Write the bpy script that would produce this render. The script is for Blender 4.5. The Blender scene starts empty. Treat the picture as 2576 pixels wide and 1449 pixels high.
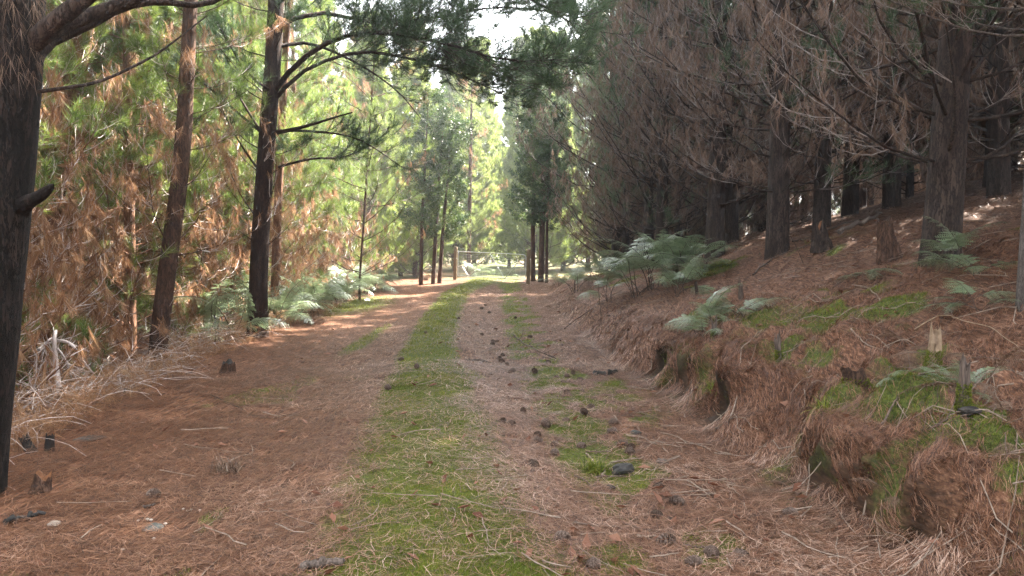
import bpy, math
import numpy as np
from mathutils import Vector

# ------------------------------------------------------------------ camera, sky, sun, exposure
scene = bpy.context.scene
COL = scene.collection
PITCH = math.radians(3.43)
CAM_H = 1.6
cam_data = bpy.data.cameras.new("camera")
cam = bpy.data.objects.new("camera", cam_data)
COL.objects.link(cam)
cam.location = (0, 0, CAM_H)
cam.rotation_euler = (math.pi / 2 - PITCH, 0, 0)
cam_data.sensor_width = 36
cam_data.lens = 18 / math.tan(math.radians(34))
cam_data.clip_start = 0.05
cam_data.clip_end = 2000
scene.camera = cam

SUN_AZ, SUN_EL = math.radians(44), math.radians(49)
world = bpy.data.worlds.new("World")
scene.world = world
world.use_nodes = True
wn = world.node_tree.nodes
sky = wn.new("ShaderNodeTexSky")
sky.sky_type = 'NISHITA'
sky.sun_disc = False
sky.sun_elevation = SUN_EL
sky.sun_rotation = SUN_AZ
sky.air_density = 1.0
sky.dust_density = 3.0
haze_sky = wn.new("ShaderNodeHueSaturation")       # thin white cloud takes most of the blue out
haze_sky.inputs["Saturation"].default_value = 0.3
world.node_tree.links.new(sky.outputs[0], haze_sky.inputs["Color"])
world.node_tree.links.new(haze_sky.outputs[0], wn["Background"].inputs[0])
wn["Background"].inputs[1].default_value = 0.11

sun_data = bpy.data.lights.new("sun", 'SUN')
sun_data.energy = 5.0
sun_data.angle = math.radians(0.5)
sun_data.color = (1.0, 0.93, 0.82)
sun = bpy.data.objects.new("sun", sun_data)
COL.objects.link(sun)
sdir = Vector((math.sin(SUN_AZ) * math.cos(SUN_EL), math.cos(SUN_AZ) * math.cos(SUN_EL), math.sin(SUN_EL)))
sun.rotation_euler = sdir.to_track_quat('Z', 'Y').to_euler()
sun.location = (0, 0, 40)

scene.view_settings.view_transform = 'Standard'
scene.view_settings.look = 'None'
scene.view_settings.gamma = 1
scene.view_settings.use_curve_mapping = False
scene.view_settings.exposure = 3.65
scene.render.engine = 'CYCLES'
cy = scene.cycles
cy.max_bounces = 6
cy.diffuse_bounces = 3
cy.glossy_bounces = 2
cy.transmission_bounces = 3
cy.transparent_max_bounces = 4
cy.use_adaptive_sampling = True
cy.adaptive_threshold = 0.012
cy.sample_clamp_indirect = 6

cy.use_denoising = True
cy.denoiser = 'OPENIMAGEDENOISE'
cy.denoising_input_passes = 'RGB_ALBEDO_NORMAL'
cy.denoising_prefilter = 'NONE'
HAZE = 0.002
rng = np.random.default_rng(11)
F = 1909.5            # focal length in the units in which the photograph is 2576 wide


# ------------------------------------------------------------------ noise and the lie of the land
def vnoise(x, y, seed):
    t = np.random.default_rng(seed).random((256, 256))
    x = np.asarray(x, float); y = np.asarray(y, float)
    xi = np.floor(x).astype(int); yi = np.floor(y).astype(int)
    fx = x - xi; fy = y - yi
    fx = fx * fx * (3 - 2 * fx); fy = fy * fy * (3 - 2 * fy)
    a = t[xi % 256, yi % 256]; b = t[(xi + 1) % 256, yi % 256]
    c = t[xi % 256, (yi + 1) % 256]; d = t[(xi + 1) % 256, (yi + 1) % 256]
    return (a * (1 - fx) + b * fx) * (1 - fy) + (c * (1 - fx) + d * fx) * fy


def fbm(x, y, seed, oct=4, gain=0.5):
    s = 0; a = 1; n = 0
    for i in range(oct):
        s = s + a * vnoise(x * 2 ** i + 17.3 * i, y * 2 ** i - 9.1 * i, seed + i)
        n += a; a *= gain
    return s / n


def sstep(a, b, x):
    t = np.clip((np.asarray(x, float) - a) / (b - a), 0, 1)
    return t * t * (3 - 2 * t)


def xt(y):   # toe of the bank on the right
    return np.interp(y, [0, 3, 3.6, 4.4, 6.9, 9, 12.7, 17, 23, 27, 33, 60], [2.0, 1.95, 1.82, 1.6, 1.55, 1.4, 1.15, 1.0, 1.0, 1.3, 4.5, 9])


def xl(y):   # left shoulder of the track
    return np.interp(y, [0, 4, 8, 13, 20, 27, 32, 60], [-3.35, -3.55, -4.0, -4.25, -4.35, -4.2, -5.5, -9])


def xmoss(y):  # mossy hump between the wheel tracks
    return np.interp(y, [0, 3.5, 6, 11, 17, 23, 30], [-0.1, -0.34, -0.66, -1.2, -1.55, -1.75, -1.0])


def hbase(x, y):
    x = np.asarray(x, float); y = np.asarray(y, float)
    wob = (fbm(x * .5 + 3, y * .5, 51, 3) - .5) * 0.9
    d = x - xt(y) + wob * sstep(1.0, 2.0, x)
    B = np.interp(y, [0, 3, 7, 12, 20, 27, 33], [0.26, .29, .46, .42, .34, .16, 0.0])
    S = np.interp(y, [0, 12, 20, 26, 32, 60], [0.33, .34, .34, .22, .08, .05])
    h = B * sstep(0.0, np.interp(y, [3, 5, 8], [1.05, .8, .55]), d)
    q = np.maximum(d - .45, 0)
    h = h + S * np.where(q < 3.5, q, 3.5 + (q - 3.5) * .68)
    h = h - np.maximum(q - 30, 0) * S * .6
    # left side falls away
    e = xl(y) - x + (fbm(x * .7, y * .7, 61, 3) - .5) * .8
    drop = np.interp(y, [0, 8, 20, 28, 36], [0.75, .75, .6, .35, .1])
    h = h - drop * sstep(0, 2.4, e) - .02 * np.clip(e - 2, 0, 20)
    # hump and wheel tracks
    m = xmoss(y)
    g = lambda c, w: np.exp(-((x - c) / w) ** 2)
    h = h + .05 * g(m, .5) - .035 * g(m + 1.15, .4) - .03 * g(m - 1.35, .5)
    h = h + .15 * np.exp(-((x + 1.6) / 3.2) ** 2 - ((y - 30) / 4.5) ** 2)
    return h


MOSSY = [(2.35, 5.2, .38, 1.1), (2.45, 4.75, .3, 1.1), (2.1, 6.3, .35, .9), (1.95, 7.2, .3, .8), (1.7, 8.4, .25, .8), (2.3, 3.95, .4, .9), (2.6, 4.25, .3, .8), (2.2, 3.4, .35, .8), (2.9, 6.6, .25, .6), (1.75, 5.0, .25, .6), (1.8, 4.5, .3, .6), (2.75, 5.2, .25, .6)]


def height(x, y):
    x = np.asarray(x, float); y = np.asarray(y, float)
    d = x - xt(y)
    rough = .35 + 1.25 * sstep(-.2, .6, d) + .8 * sstep(-.3, .6, xl(y) - x)
    n = (fbm(x * 1.3, y * 1.3, 5, 4) - .5) * .085 * rough + (fbm(x * 6, y * 6, 9, 3) - .5) * .03 * rough
    tus = sstep(.1, .5, d) * sstep(2.2, .9, d) * sstep(12, 6, y)
    n = n + tus * (fbm(x * 2.1 + 7, y * 2.1, 33, 3) - .45) * .42
    lump = sstep(-.05, .35, d) * sstep(3.2, 1.2, d) * sstep(13, 8, y)
    n = n + lump * ((fbm(x * 4.3 + 2, y * 4.3, 38, 3) - .5) * .2 + (fbm(x * 9, y * 9, 39, 2) - .5) * .1)
    for cx, cy_, r, k in MOSSY:
        n = n + k * .09 * np.exp(-((x - cx) ** 2 + (y - cy_) ** 2) / (r * .8) ** 2) * (.5 + fbm(x * 5, y * 5, 35, 2))
    return hbase(x, y) + n


def moss_mask(x, y):
    x = np.asarray(x, float); y = np.asarray(y, float)
    n = fbm(x * 1.7, y * .9, 71, 4)
    n2 = fbm(x * 5, y * 4, 75, 3)
    m = xmoss(y)
    w = np.interp(y, [3, 6, 11, 23, 30], [.72, .56, .36, .45, .7])
    core = np.exp(-np.abs((x - m) / w) ** 3) * (.62 + .9 * (n - .3)) * np.interp(y, [3, 9, 12, 20, 26], [1.4, 1.25, 1.2, 1.0, 1.0])
    edge = np.exp(-((x - (m - .12)) / .22) ** 2) * np.interp(y, [3, 7, 9, 16, 20], [.3, .35, .85, .9, .3]) * (.5 + n)
    # patchy strip beside the right wheel track
    rs = np.interp(y, [3, 4.5, 5.5, 8.4, 12, 18, 25], [.85, .8, .65, .42, .25, .1, -.1])
    right = np.exp(-((x - rs - .5 * (n2 - .5)) / .34) ** 2) * sstep(.36, .62, .5 * n + .5 * n2) * 1.25
    r2 = np.exp(-((x - 1.15) / .3) ** 2 - ((y - 7.7) / 1.0) ** 2) * sstep(.3, .6, n2) * 1.1
    thin = np.exp(-((x + 2.45) / .16) ** 2 - ((y - 13) / 2.2) ** 2) * (.3 + n)
    lawn = np.exp(-((x + 3.9) / .7) ** 2 - ((y - 19.5) / 3) ** 2) * (.4 + n)
    d = x - xt(y)
    lip = sstep(.05, .35, d) * sstep(2.3, .7, d) * sstep(11, 6.5, y) * sstep(.47, .62, fbm(x * 1.1 + 4, y * 1.1, 81, 4)) * 1.2
    hill = sstep(.4, 1.2, d) * sstep(6, 2, d) * sstep(.62, .72, fbm(x * .8, y * .8, 85, 4)) * .7
    for cx, cy_, r, k in MOSSY:
        lip = np.maximum(lip, .85 * k * np.exp(-((x - cx) ** 2 + (y - cy_) ** 2) / r ** 2) * sstep(.35, .75, .35 * n + .7 * n2))
    lip = np.maximum(lip, .5 * sstep(30.5, 33, y) * (.3 + n))
    few = sstep(.66, .74, n) * .5 * sstep(-4.2, -3, x) * sstep(14, 5, y)
    v = core + edge + right + r2 + thin + lawn + lip + hill + few
    n3 = fbm(x * 11, y * 7, 77, 3)
    return np.clip(v * (.35 + .75 * n2 + .6 * n3) - .04, 0, 1)


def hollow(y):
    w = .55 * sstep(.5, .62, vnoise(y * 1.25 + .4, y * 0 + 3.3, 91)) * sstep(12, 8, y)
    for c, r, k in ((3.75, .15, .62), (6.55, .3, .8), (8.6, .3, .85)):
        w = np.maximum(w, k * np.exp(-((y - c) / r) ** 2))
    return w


def lip_shift(x, y):
    """the lip of the cut bank overhangs its foot here and there"""
    d = x - xt(y)
    where = hollow(y)
    return where * (-.26 * np.exp(-((d - .46) / .17) ** 2) + .22 * np.exp(-((d - .14) / .15) ** 2))


def ray(px, py):
    u = (px - 1288) / F; v = (724.5 - py) / F
    c, s = math.cos(PITCH), math.sin(PITCH)
    return np.array([u, c + v * s, -s + v * c])


def at(px, py, Y):
    d = ray(px, py)
    return np.array([0, 0, CAM_H]) + d * (Y / d[1])


def gp(px, py, Ymin=1.5):
    """the point of the ground seen at a place of the photograph"""
    d = ray(px, py)
    ys = np.geomspace(Ymin, 120, 1600)
    P = d[None] * (ys / d[1])[:, None]
    hz = hbase(P[:, 0], P[:, 1])
    below = np.nonzero(P[:, 2] + CAM_H <= hz)[0]
    i = below[0] if len(below) else 800
    p = P[i].copy()
    p[2] = float(height(p[0], p[1]))
    return p


# ------------------------------------------------------------------ materials
def new_mat(name):
    m = bpy.data.materials.new(name)
    m.use_nodes = True
    nt = m.node_tree
    return m, nt, nt.nodes, nt.links, nt.nodes["Principled BSDF"]


def ramp(nodes, stops):
    r = nodes.new("ShaderNodeValToRGB")
    e = r.color_ramp.elements
    while len(e) < len(stops):
        e.new(.5)
    for k, (p, c) in enumerate(stops):
        e[k].position = p
        e[k].color = (*c, 1)
    return r


def leaf_mat(name, stops, trans=.4, rough=.5, spec=.3):
    """thin leaves and needles: light passes through them; colour varies from piece to piece by their tint"""
    m, nt, N, L, b = new_mat(name)
    a = N.new("ShaderNodeAttribute"); a.attribute_name = "tint"
    r = ramp(N, stops)
    L.new(a.outputs["Fac"], r.inputs[0])
    L.new(r.outputs[0], b.inputs["Base Color"])
    b.inputs["Roughness"].default_value = rough
    b.inputs["Specular IOR Level"].default_value = spec
    t = N.new("ShaderNodeBsdfTranslucent")
    L.new(r.outputs[0], t.inputs[0])
    mx = N.new("ShaderNodeMixShader"); mx.inputs[0].default_value = trans
    L.new(b.outputs[0], mx.inputs[1]); L.new(t.outputs[0], mx.inputs[2])
    L.new(mx.outputs[0], N["Material Output"].inputs[0])
    return m


def bark_mat(name, dark, mid, light, scale=9.0, bump=.6, stretch=.22, rough=.9):
    m, nt, N, L, b = new_mat(name)
    tc = N.new("ShaderNodeTexCoord")
    mp = N.new("ShaderNodeMapping"); mp.inputs["Scale"].default_value = (1, 1, stretch)
    L.new(tc.outputs["Object"], mp.inputs[0])
    n = N.new("ShaderNodeTexNoise"); n.inputs["Scale"].default_value = scale * 1.6; n.inputs["Detail"].default_value = 8
    n.inputs["Roughness"].default_value = .65
    L.new(mp.outputs[0], n.inputs[0])
    v = N.new("ShaderNodeTexVoronoi"); v.feature = 'DISTANCE_TO_EDGE'; v.inputs["Scale"].default_value = scale * 2.6
    wv = N.new("ShaderNodeVectorMath"); wv.operation = 'MULTIPLY_ADD'
    L.new(n.outputs["Color"], wv.inputs[0]); wv.inputs[1].default_value = (.22, .22, .22); L.new(mp.outputs[0], wv.inputs[2])
    L.new(wv.outputs[0], v.inputs[0])
    edge = ramp(N, [(0, (.3, .3, .3)), (.13, (1, 1, 1))])
    L.new(v.outputs["Distance"], edge.inputs[0])
    mul = N.new("ShaderNodeMath"); mul.operation = 'MULTIPLY'
    L.new(edge.outputs[0], mul.inputs[0]); L.new(n.outputs["Fac"], mul.inputs[1])
    r = ramp(N, [(.12, dark), (.45, mid), (.78, light)])
    L.new(mul.outputs[0], r.inputs[0])
    L.new(r.outputs[0], b.inputs["Base Color"])
    b.inputs["Roughness"].default_value = rough
    b.inputs["Specular IOR Level"].default_value = .25
    bp = N.new("ShaderNodeBump"); bp.inputs["Strength"].default_value = bump; bp.inputs["Distance"].default_value = .03
    L.new(mul.outputs[0], bp.inputs["Height"])
    L.new(bp.outputs[0], b.inputs["Normal"])
    return m


def noisy_mat(name, c0, c1, scale=20, rough=.85, bump=.3, spec=.3, stretch=(1, 1, 1), metallic=0.0):
    m, nt, N, L, b = new_mat(name)
    tc = N.new("ShaderNodeTexCoord")
    mp = N.new("ShaderNodeMapping"); mp.inputs["Scale"].default_value = stretch
    L.new(tc.outputs["Object"], mp.inputs[0])
    n = N.new("ShaderNodeTexNoise"); n.inputs["Scale"].default_value = scale; n.inputs["Detail"].default_value = 6
    L.new(mp.outputs[0], n.inputs[0])
    r = ramp(N, [(.3, c0), (.7, c1)])
    L.new(n.outputs["Fac"], r.inputs[0])
    L.new(r.outputs[0], b.inputs["Base Color"])
    b.inputs["Roughness"].default_value = rough
    b.inputs["Specular IOR Level"].default_value = spec
    b.inputs["Metallic"].default_value = metallic
    bp = N.new("ShaderNodeBump"); bp.inputs["Strength"].default_value = bump; bp.inputs["Distance"].default_value = .01
    L.new(n.outputs["Fac"], bp.inputs["Height"]); L.new(bp.outputs[0], b.inputs["Normal"])
    return m


M = {}
M['bark_brown'] = bark_mat("bark_brown", (.02, .013, .01), (.095, .052, .034), (.19, .11, .075))
M['bark_umber'] = bark_mat("bark_umber", (.008, .005, .004), (.036, .02, .014), (.085, .048, .034), scale=10)
M['bark_black'] = bark_mat("bark_black", (.002, .0015, .0013), (.013, .009, .007), (.06, .042, .034), scale=9)
M['bark_dark'] = bark_mat("bark_dark", (.009, .007, .006), (.048, .033, .026), (.125, .09, .073), scale=8)
M['bark_grey'] = bark_mat("bark_grey", (.03, .025, .022), (.13, .108, .095), (.26, .225, .2), scale=12)
M['bark_red'] = bark_mat("bark_red", (.05, .024, .014), (.2, .1, .06), (.34, .19, .12), scale=10)
M['twig_pale'] = noisy_mat("twig_pale", (.36, .3, .27), (.62, .54, .51), 30, .5, .2, .5)
M['twig_grey'] = noisy_mat("twig_grey", (.16, .13, .115), (.38, .33, .3), 25, .75, .2)
M['stick_tan'] = noisy_mat("stick_tan", (.13, .09, .065), (.33, .25, .19), 25, .7, .3, .3)
M['stick_brown'] = noisy_mat("stick_brown", (.05, .034, .025), (.17, .115, .085), 25, .75, .3, .3)
M['twig_brush'] = noisy_mat("twig_brush", (.28, .21, .18), (.58, .5, .46), 25, .55, .2, .4)
M['twig_dark'] = noisy_mat("twig_dark", (.03, .022, .018), (.09, .065, .05), 25, .8, .2)
M['needle_green'] = leaf_mat("needle_green", [(0, (.06, .11, .03)), (.5, (.14, .205, .045)), (1, (.32, .37, .08))], .5, .42, .4)
M['needle_bright'] = leaf_mat("needle_bright", [(0, (.13, .18, .05)), (.5, (.25, .31, .085)), (1, (.4, .44, .14))], .55, .42, .5)
M['needle_edge_hazed'] = leaf_mat("needle_edge_hazed", [(0, (.075, .12, .07)), (.5, (.135, .195, .105)), (1, (.22, .28, .14))], .5, .42, .5)  # lightened and greyed to put haze into the needles' colour
M['needle_deep'] = leaf_mat("needle_deep", [(0, (.03, .062, .028)), (.5, (.055, .1, .042)), (1, (.1, .155, .06))], .32, .42, .4)
M['needle_orange_lit'] = leaf_mat("needle_orange_lit", [(0, (.14, .065, .034)), (.5, (.32, .17, .09)), (1, (.52, .34, .2))], .5, .55, .3)  # dead needles of the left side, sunlight brightened into their colour
M['needle_brown_shaded'] = leaf_mat("needle_brown_shaded", [(0, (.075, .046, .033)), (.5, (.2, .126, .087)), (1, (.35, .25, .185))], .3, .6, .3)  # duller copy of the dead needles, the right wood's shade in its colour
M['litter'] = leaf_mat("litter", [(0, (.035, .017, .011)), (.28, (.19, .078, .036)), (.6, (.36, .195, .12)), (1, (.66, .48, .37))], .1, .5, .35)
M['moss'] = leaf_mat("moss", [(0, (.05, .075, .012)), (.5, (.135, .165, .02)), (1, (.29, .29, .05))], .25, .7, .2)
M['fern'] = leaf_mat("fern", [(0, (.095, .145, .07)), (.5, (.17, .225, .12)), (1, (.28, .33, .17))], .3, .3, .9)  # base paled so the colour carries the sky's sheen
M['fern_dead'] = leaf_mat("fern_dead", [(0, (.07, .04, .026)), (.5, (.16, .095, .06)), (1, (.32, .22, .155))], .25, .6, .3)
M['leaf_dark'] = leaf_mat("leaf_dark", [(0, (.03, .06, .018)), (.5, (.06, .105, .03)), (1, (.14, .19, .045))], .35, .35, .5)
M['cone'] = noisy_mat("cone", (.05, .03, .022), (.17, .11, .08), 60, .7, .2)
M['cone_tip'] = noisy_mat("cone_tip", (.18, .13, .1), (.36, .28, .23), 60, .7, .2)
M['wood_grey'] = noisy_mat("wood_grey", (.045, .034, .027), (.17, .125, .1), 14, .8, .5, .3, (6, 6, 1))
M['wood_cut'] = noisy_mat("wood_cut", (.16, .1, .06), (.36, .26, .17), 25, .8, .3)
M['wood_rot'] = noisy_mat("wood_rot", (.05, .025, .015), (.24, .1, .04), 9, .85, .6)
M['wood_char'] = noisy_mat("wood_char", (.008, .007, .006), (.05, .042, .036), 14, .75, .7)
M['stone'] = noisy_mat("stone", (.02, .019, .018), (.075, .068, .06), 12, .8, .6)
M['slate'] = noisy_mat("slate", (.03, .034, .033), (.07, .075, .07), 12, .6, .4)
M['post_wood'] = noisy_mat("post_wood", (.09, .062, .035), (.25, .185, .115), 10, .85, .5, .3, (5, 5, .6))
M['galv'] = noisy_mat("galvanised", (.42, .44, .44), (.62, .64, .63), 8, .42, .05, .5, (1, 1, 1), .75)
M['mushroom'] = noisy_mat("mushroom", (.3, .24, .19), (.52, .45, .38), 30, .6, .1)
M['leaf_brown'] = leaf_mat("leaf_brown", [(0, (.12, .04, .02)), (1, (.32, .16, .1))], .2, .6, .3)


def ground_material():
    m, nt, N, L, b = new_mat("forest_floor")
    tc = N.new("ShaderNodeTexCoord")
    mo = N.new("ShaderNodeAttribute"); mo.attribute_name = "moss"
    or_ = N.new("ShaderNodeAttribute"); or_.attribute_name = "orange"

    def noise(scale, det=5, ro=.6, stretch=(1, 1, 1), rot=0):
        mp = N.new("ShaderNodeMapping"); mp.inputs["Scale"].default_value = stretch; mp.inputs["Rotation"].default_value = (0, 0, rot)
        L.new(tc.outputs["Object"], mp.inputs[0])
        n = N.new("ShaderNodeTexNoise"); n.inputs["Scale"].default_value = scale; n.inputs["Detail"].default_value = det; n.inputs["Roughness"].default_value = ro
        L.new(mp.outputs[0], n.inputs[0])
        return n

    def mixc(fac, c1, c2):
        x = N.new("ShaderNodeMix"); x.data_type = 'RGBA'
        for sock, v in ((x.inputs[0], fac), (x.inputs[6], c1), (x.inputs[7], c2)):
            if hasattr(v, "node"):
                L.new(v, sock)
            else:
                sock.default_value = v if not isinstance(v, tuple) else (*v, 1)
        return x.outputs[2]
    nbig = noise(1.1, 4)
    nst1 = noise(34, 3, .6, (1, .14, 1), .5)
    nst2 = noise(34, 3, .6, (1, .14, 1), 1.9)
    nst3 = noise(34, 3, .6, (1, .14, 1), -.6)
    mx = N.new("ShaderNodeMath"); mx.operation = 'MAXIMUM'
    L.new(nst1.outputs["Fac"], mx.inputs[0]); L.new(nst2.outputs["Fac"], mx.inputs[1])
    mx2 = N.new("ShaderNodeMath"); mx2.operation = 'MAXIMUM'
    L.new(mx.outputs[0], mx2.inputs[0]); L.new(nst3.outputs["Fac"], mx2.inputs[1])
    pale = ramp(N, [(.46, (.05, .025, .016)), (.6, (.15, .078, .048)), (.74, (.33, .2, .14))])
    warm = ramp(N, [(.46, (.055, .024, .012)), (.6, (.16, .066, .03)), (.74, (.3, .145, .075))])
    L.new(mx2.outputs[0], pale.inputs[0]); L.new(mx2.outputs[0], warm.inputs[0])
    base = mixc(or_.outputs["Fac"], pale.outputs[0], warm.outputs[0])
    nm = noise(38, 6, .75)
    mossc = ramp(N, [(.32, (.02, .026, .007)), (.5, (.065, .08, .016)), (.72, (.18, .19, .045))])
    L.new(nm.outputs["Fac"], mossc.inputs[0])
    # moss shows between needles
    k = N.new("ShaderNodeMath"); k.operation = 'MULTIPLY_ADD'
    nm2 = noise(18, 4)
    L.new(nm2.outputs["Fac"], k.inputs[0]); k.inputs[1].default_value = .9
    L.new(mo.outputs["Fac"], k.inputs[2])
    kk = ramp(N, [(.62, (0, 0, 0)), (.98, (1, 1, 1))])
    L.new(k.outputs[0], kk.inputs[0])
    col = mixc(kk.outputs[0], base, mossc.outputs[0])
    so = N.new("ShaderNodeAttribute"); so.attribute_name = "soil_shade"
    col = mixc(so.outputs["Fac"], col, (.03, .02, .013))  # hollow faces painted near-black: bare soil, with shade put into its colour
    L.new(col, b.inputs["Base Color"])
    b.inputs["Roughness"].default_value = .85
    b.inputs["Specular IOR Level"].default_value = .2
    bp = N.new("ShaderNodeBump"); bp.inputs["Strength"].default_value = .8; bp.inputs["Distance"].default_value = .02
    L.new(mx2.outputs[0], bp.inputs["Height"]); L.new(bp.outputs[0], b.inputs["Normal"])
    return m


M['ground'] = ground_material()


# ------------------------------------------------------------------ mesh building
class Buf:
    """collects vertices, faces, material slots and tints for ONE mesh"""
    def __init__(self):
        self.V, self.T, self.Q, self.tm, self.qm, self.tint, self.n = [], [], [], [], [], [], 0

    def add(self, V, tris=None, quads=None, mat=0, tint=.5):
        V = np.asarray(V, np.float32).reshape(-1, 3)
        if tris is not None and len(tris):
            t = np.asarray(tris, np.int64).reshape(-1, 3) + self.n
            self.T.append(t); self.tm.append(np.full(len(t), mat, np.int32))
        if quads is not None and len(quads):
            q = np.asarray(quads, np.int64).reshape(-1, 4) + self.n
            self.Q.append(q); self.qm.append(np.full(len(q), mat, np.int32))
        self.tint.append(np.broadcast_to(np.asarray(tint, np.float32), (len(V),)))
        self.V.append(V); self.n += len(V)

    def mesh(self, name, mats, smooth=False, extra=None):
        V = np.concatenate(self.V)
        T = np.concatenate(self.T) if self.T else np.zeros((0, 3), np.int64)
        Q = np.concatenate(self.Q) if self.Q else np.zeros((0, 4), np.int64)
        me = bpy.data.meshes.new(name)
        me.vertices.add(len(V)); me.vertices.foreach_set("co", V.ravel())
        loops = np.concatenate([T.ravel(), Q.ravel()]).astype(np.int32)
        me.loops.add(len(loops)); me.loops.foreach_set("vertex_index", loops)
        st = np.concatenate([np.arange(len(T)) * 3, len(T) * 3 + np.arange(len(Q)) * 4]).astype(np.int32)
        me.polygons.add(len(st)); me.polygons.foreach_set("loop_start", st)
        mi = np.concatenate(self.tm + self.qm) if (self.tm or self.qm) else np.zeros(0, np.int32)
        me.polygons.foreach_set("material_index", mi)
        me.polygons.foreach_set("use_smooth", np.full(len(st), smooth))
        a = me.attributes.new("tint", 'FLOAT', 'POINT'); a.data.foreach_set("value", np.concatenate(self.tint).astype(np.float32))
        for k, v in (extra or {}).items():
            a = me.attributes.new(k, 'FLOAT', 'POINT'); a.data.foreach_set("value", np.asarray(v, np.float32))
        me.update(calc_edges=True)
        for mm in mats:
            me.materials.append(M[mm])
        return me


def obj(name, me, parent=None, loc=None, rot=None):
    o = bpy.data.objects.new(name, me)
    COL.objects.link(o)
    if parent is not None:
        o.parent = parent
    if loc is not None:
        o.location = tuple(float(v) for v in loc)
    if rot is not None:
        o.rotation_euler = rot
    return o


def tag(o, label, cat, group=None):
    o["label"] = label
    o["category"] = cat
    if group:
        o["group"] = group
    return o


def thing(name, label, cat, loc=(0, 0, 0), rz=0, group=None):
    o = obj(name, None, None, loc, (0, 0, rz))
    return tag(o, label, cat, group)


def copy_thing(o, label=None, group=None, loc=None, rz=None, scale=None):
    c = o.copy(); COL.objects.link(c)
    for ch in o.children:
        d = ch.copy(); COL.objects.link(d); d.parent = c
        for g in ch.children:
            e = g.copy(); COL.objects.link(e); e.parent = d
    if label: c["label"] = label
    if group: c["group"] = group
    if loc is not None: c.location = tuple(float(v) for v in loc)
    if rz is not None: c.rotation_euler = (0, 0, rz)
    if scale is not None: c.scale = (scale,) * 3 if np.isscalar(scale) else scale
    return c


def unit(v):
    return v / np.maximum(np.linalg.norm(v, axis=-1, keepdims=True), 1e-9)


def tubes(P, R, sides=4):
    """P (n,k,3) centre lines, R (n,k) radii -> vertices, quads"""
    P = np.asarray(P, float); R = np.asarray(R, float)
    n, k, _ = P.shape
    T = np.empty_like(P)
    T[:, 1:-1] = P[:, 2:] - P[:, :-2]; T[:, 0] = P[:, 1] - P[:, 0]; T[:, -1] = P[:, -1] - P[:, -2]
    T = unit(T)
    mean = unit(P[:, -1] - P[:, 0])
    ref = np.where(np.abs(mean[:, 2:3]) > .8, np.array([[1., 0, 0]]), np.array([[0, 0, 1.]]))
    U = unit(np.cross(T, ref[:, None, :])); W = np.cross(T, U)
    a = np.arange(sides) * 2 * np.pi / sides
    ring = P[:, :, None, :] + R[:, :, None, None] * (np.cos(a)[None, None, :, None] * U[:, :, None, :] + np.sin(a)[None, None, :, None] * W[:, :, None, :])
    V = ring.reshape(-1, 3)
    b = (np.arange(n) * k * sides)[:, None, None] + (np.arange(k - 1) * sides)[None, :, None]
    i = np.arange(sides)[None, None, :]; j = (i + 1) % sides
    Q = np.stack([b + i, b + j, b + sides + j, b + sides + i], -1).reshape(-1, 4)
    return V, Q


def resample(pts, k):
    pts = np.asarray(pts, float)
    d = np.concatenate([[0], np.cumsum(np.linalg.norm(np.diff(pts, axis=0), axis=1))])
    # Catmull-Rom through the points
    s = np.linspace(0, d[-1], k)
    i = np.clip(np.searchsorted(d, s, side='right') - 1, 0, len(pts) - 2)
    t = ((s - d[i]) / np.maximum(d[i + 1] - d[i], 1e-9))[:, None]
    p1, p2 = pts[i], pts[i + 1]
    p0 = pts[np.maximum(i - 1, 0)]; p3 = pts[np.minimum(i + 2, len(pts) - 1)]
    return .5 * (2 * p1 + (p2 - p0) * t + (2 * p0 - 5 * p1 + 4 * p2 - p3) * t ** 2 + (3 * p1 - p0 - 3 * p2 + p3) * t ** 3)


def shoots(start, az, e0, e1, L, k, rng, wig=.12):
    """curved shoots: elevation runs from e0 to e1 along the length"""
    n = len(start)
    s = np.linspace(0, 1, k - 1)[None]
    el = e0[:, None] + (e1 - e0)[:, None] * s + rng.normal(0, wig * .6, (n, k - 1))
    a = az[:, None] + np.cumsum(rng.normal(0, wig, (n, k - 1)), 1)
    D = np.stack([np.cos(a) * np.cos(el), np.sin(a) * np.cos(el), np.sin(el)], -1) * (L / (k - 1))[:, None, None]
    return np.concatenate([start[:, None], start[:, None] + np.cumsum(D, 1)], 1)


def along(P, t):
    """points and tangents of the lines P (n,k,3) at t (n,)"""
    k = P.shape[1]
    f = np.clip(t, 0, .9999) * (k - 1)
    i = f.astype(int); r = np.arange(len(P))
    w = (f - i)[:, None]
    a = P[r, i]; b = P[r, i + 1]
    return a + (b - a) * w, unit(b - a)


def spawn(P, per, t0, t1, ang, lmin, lmax, k, rng, lift=.1, curl=.5, plen=None, wig=.12):
    """side shoots along the lines P; returns lines, index of parent, position on the parent"""
    n = len(P)
    idx = np.repeat(np.arange(n), per)
    t = rng.uniform(t0, t1, len(idx))
    s, tan = along(P[idx], t)
    az = np.arctan2(tan[:, 1], tan[:, 0]); el = np.arcsin(np.clip(tan[:, 2], -1, 1))
    side = rng.choice([-1., 1.], len(idx))
    a = az + side * rng.uniform(ang[0], ang[1], len(idx))
    e0 = el * .6 + lift + rng.normal(0, .28, len(idx))
    e1 = e0 + curl + rng.normal(0, .25, len(idx))
    L = rng.uniform(lmin, lmax, len(idx)) * (1 - .45 * t)
    if plen is not None:
        L = L * plen[idx]
    return shoots(s, a, e0, e1, L, k, rng, wig), idx, t


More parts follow.
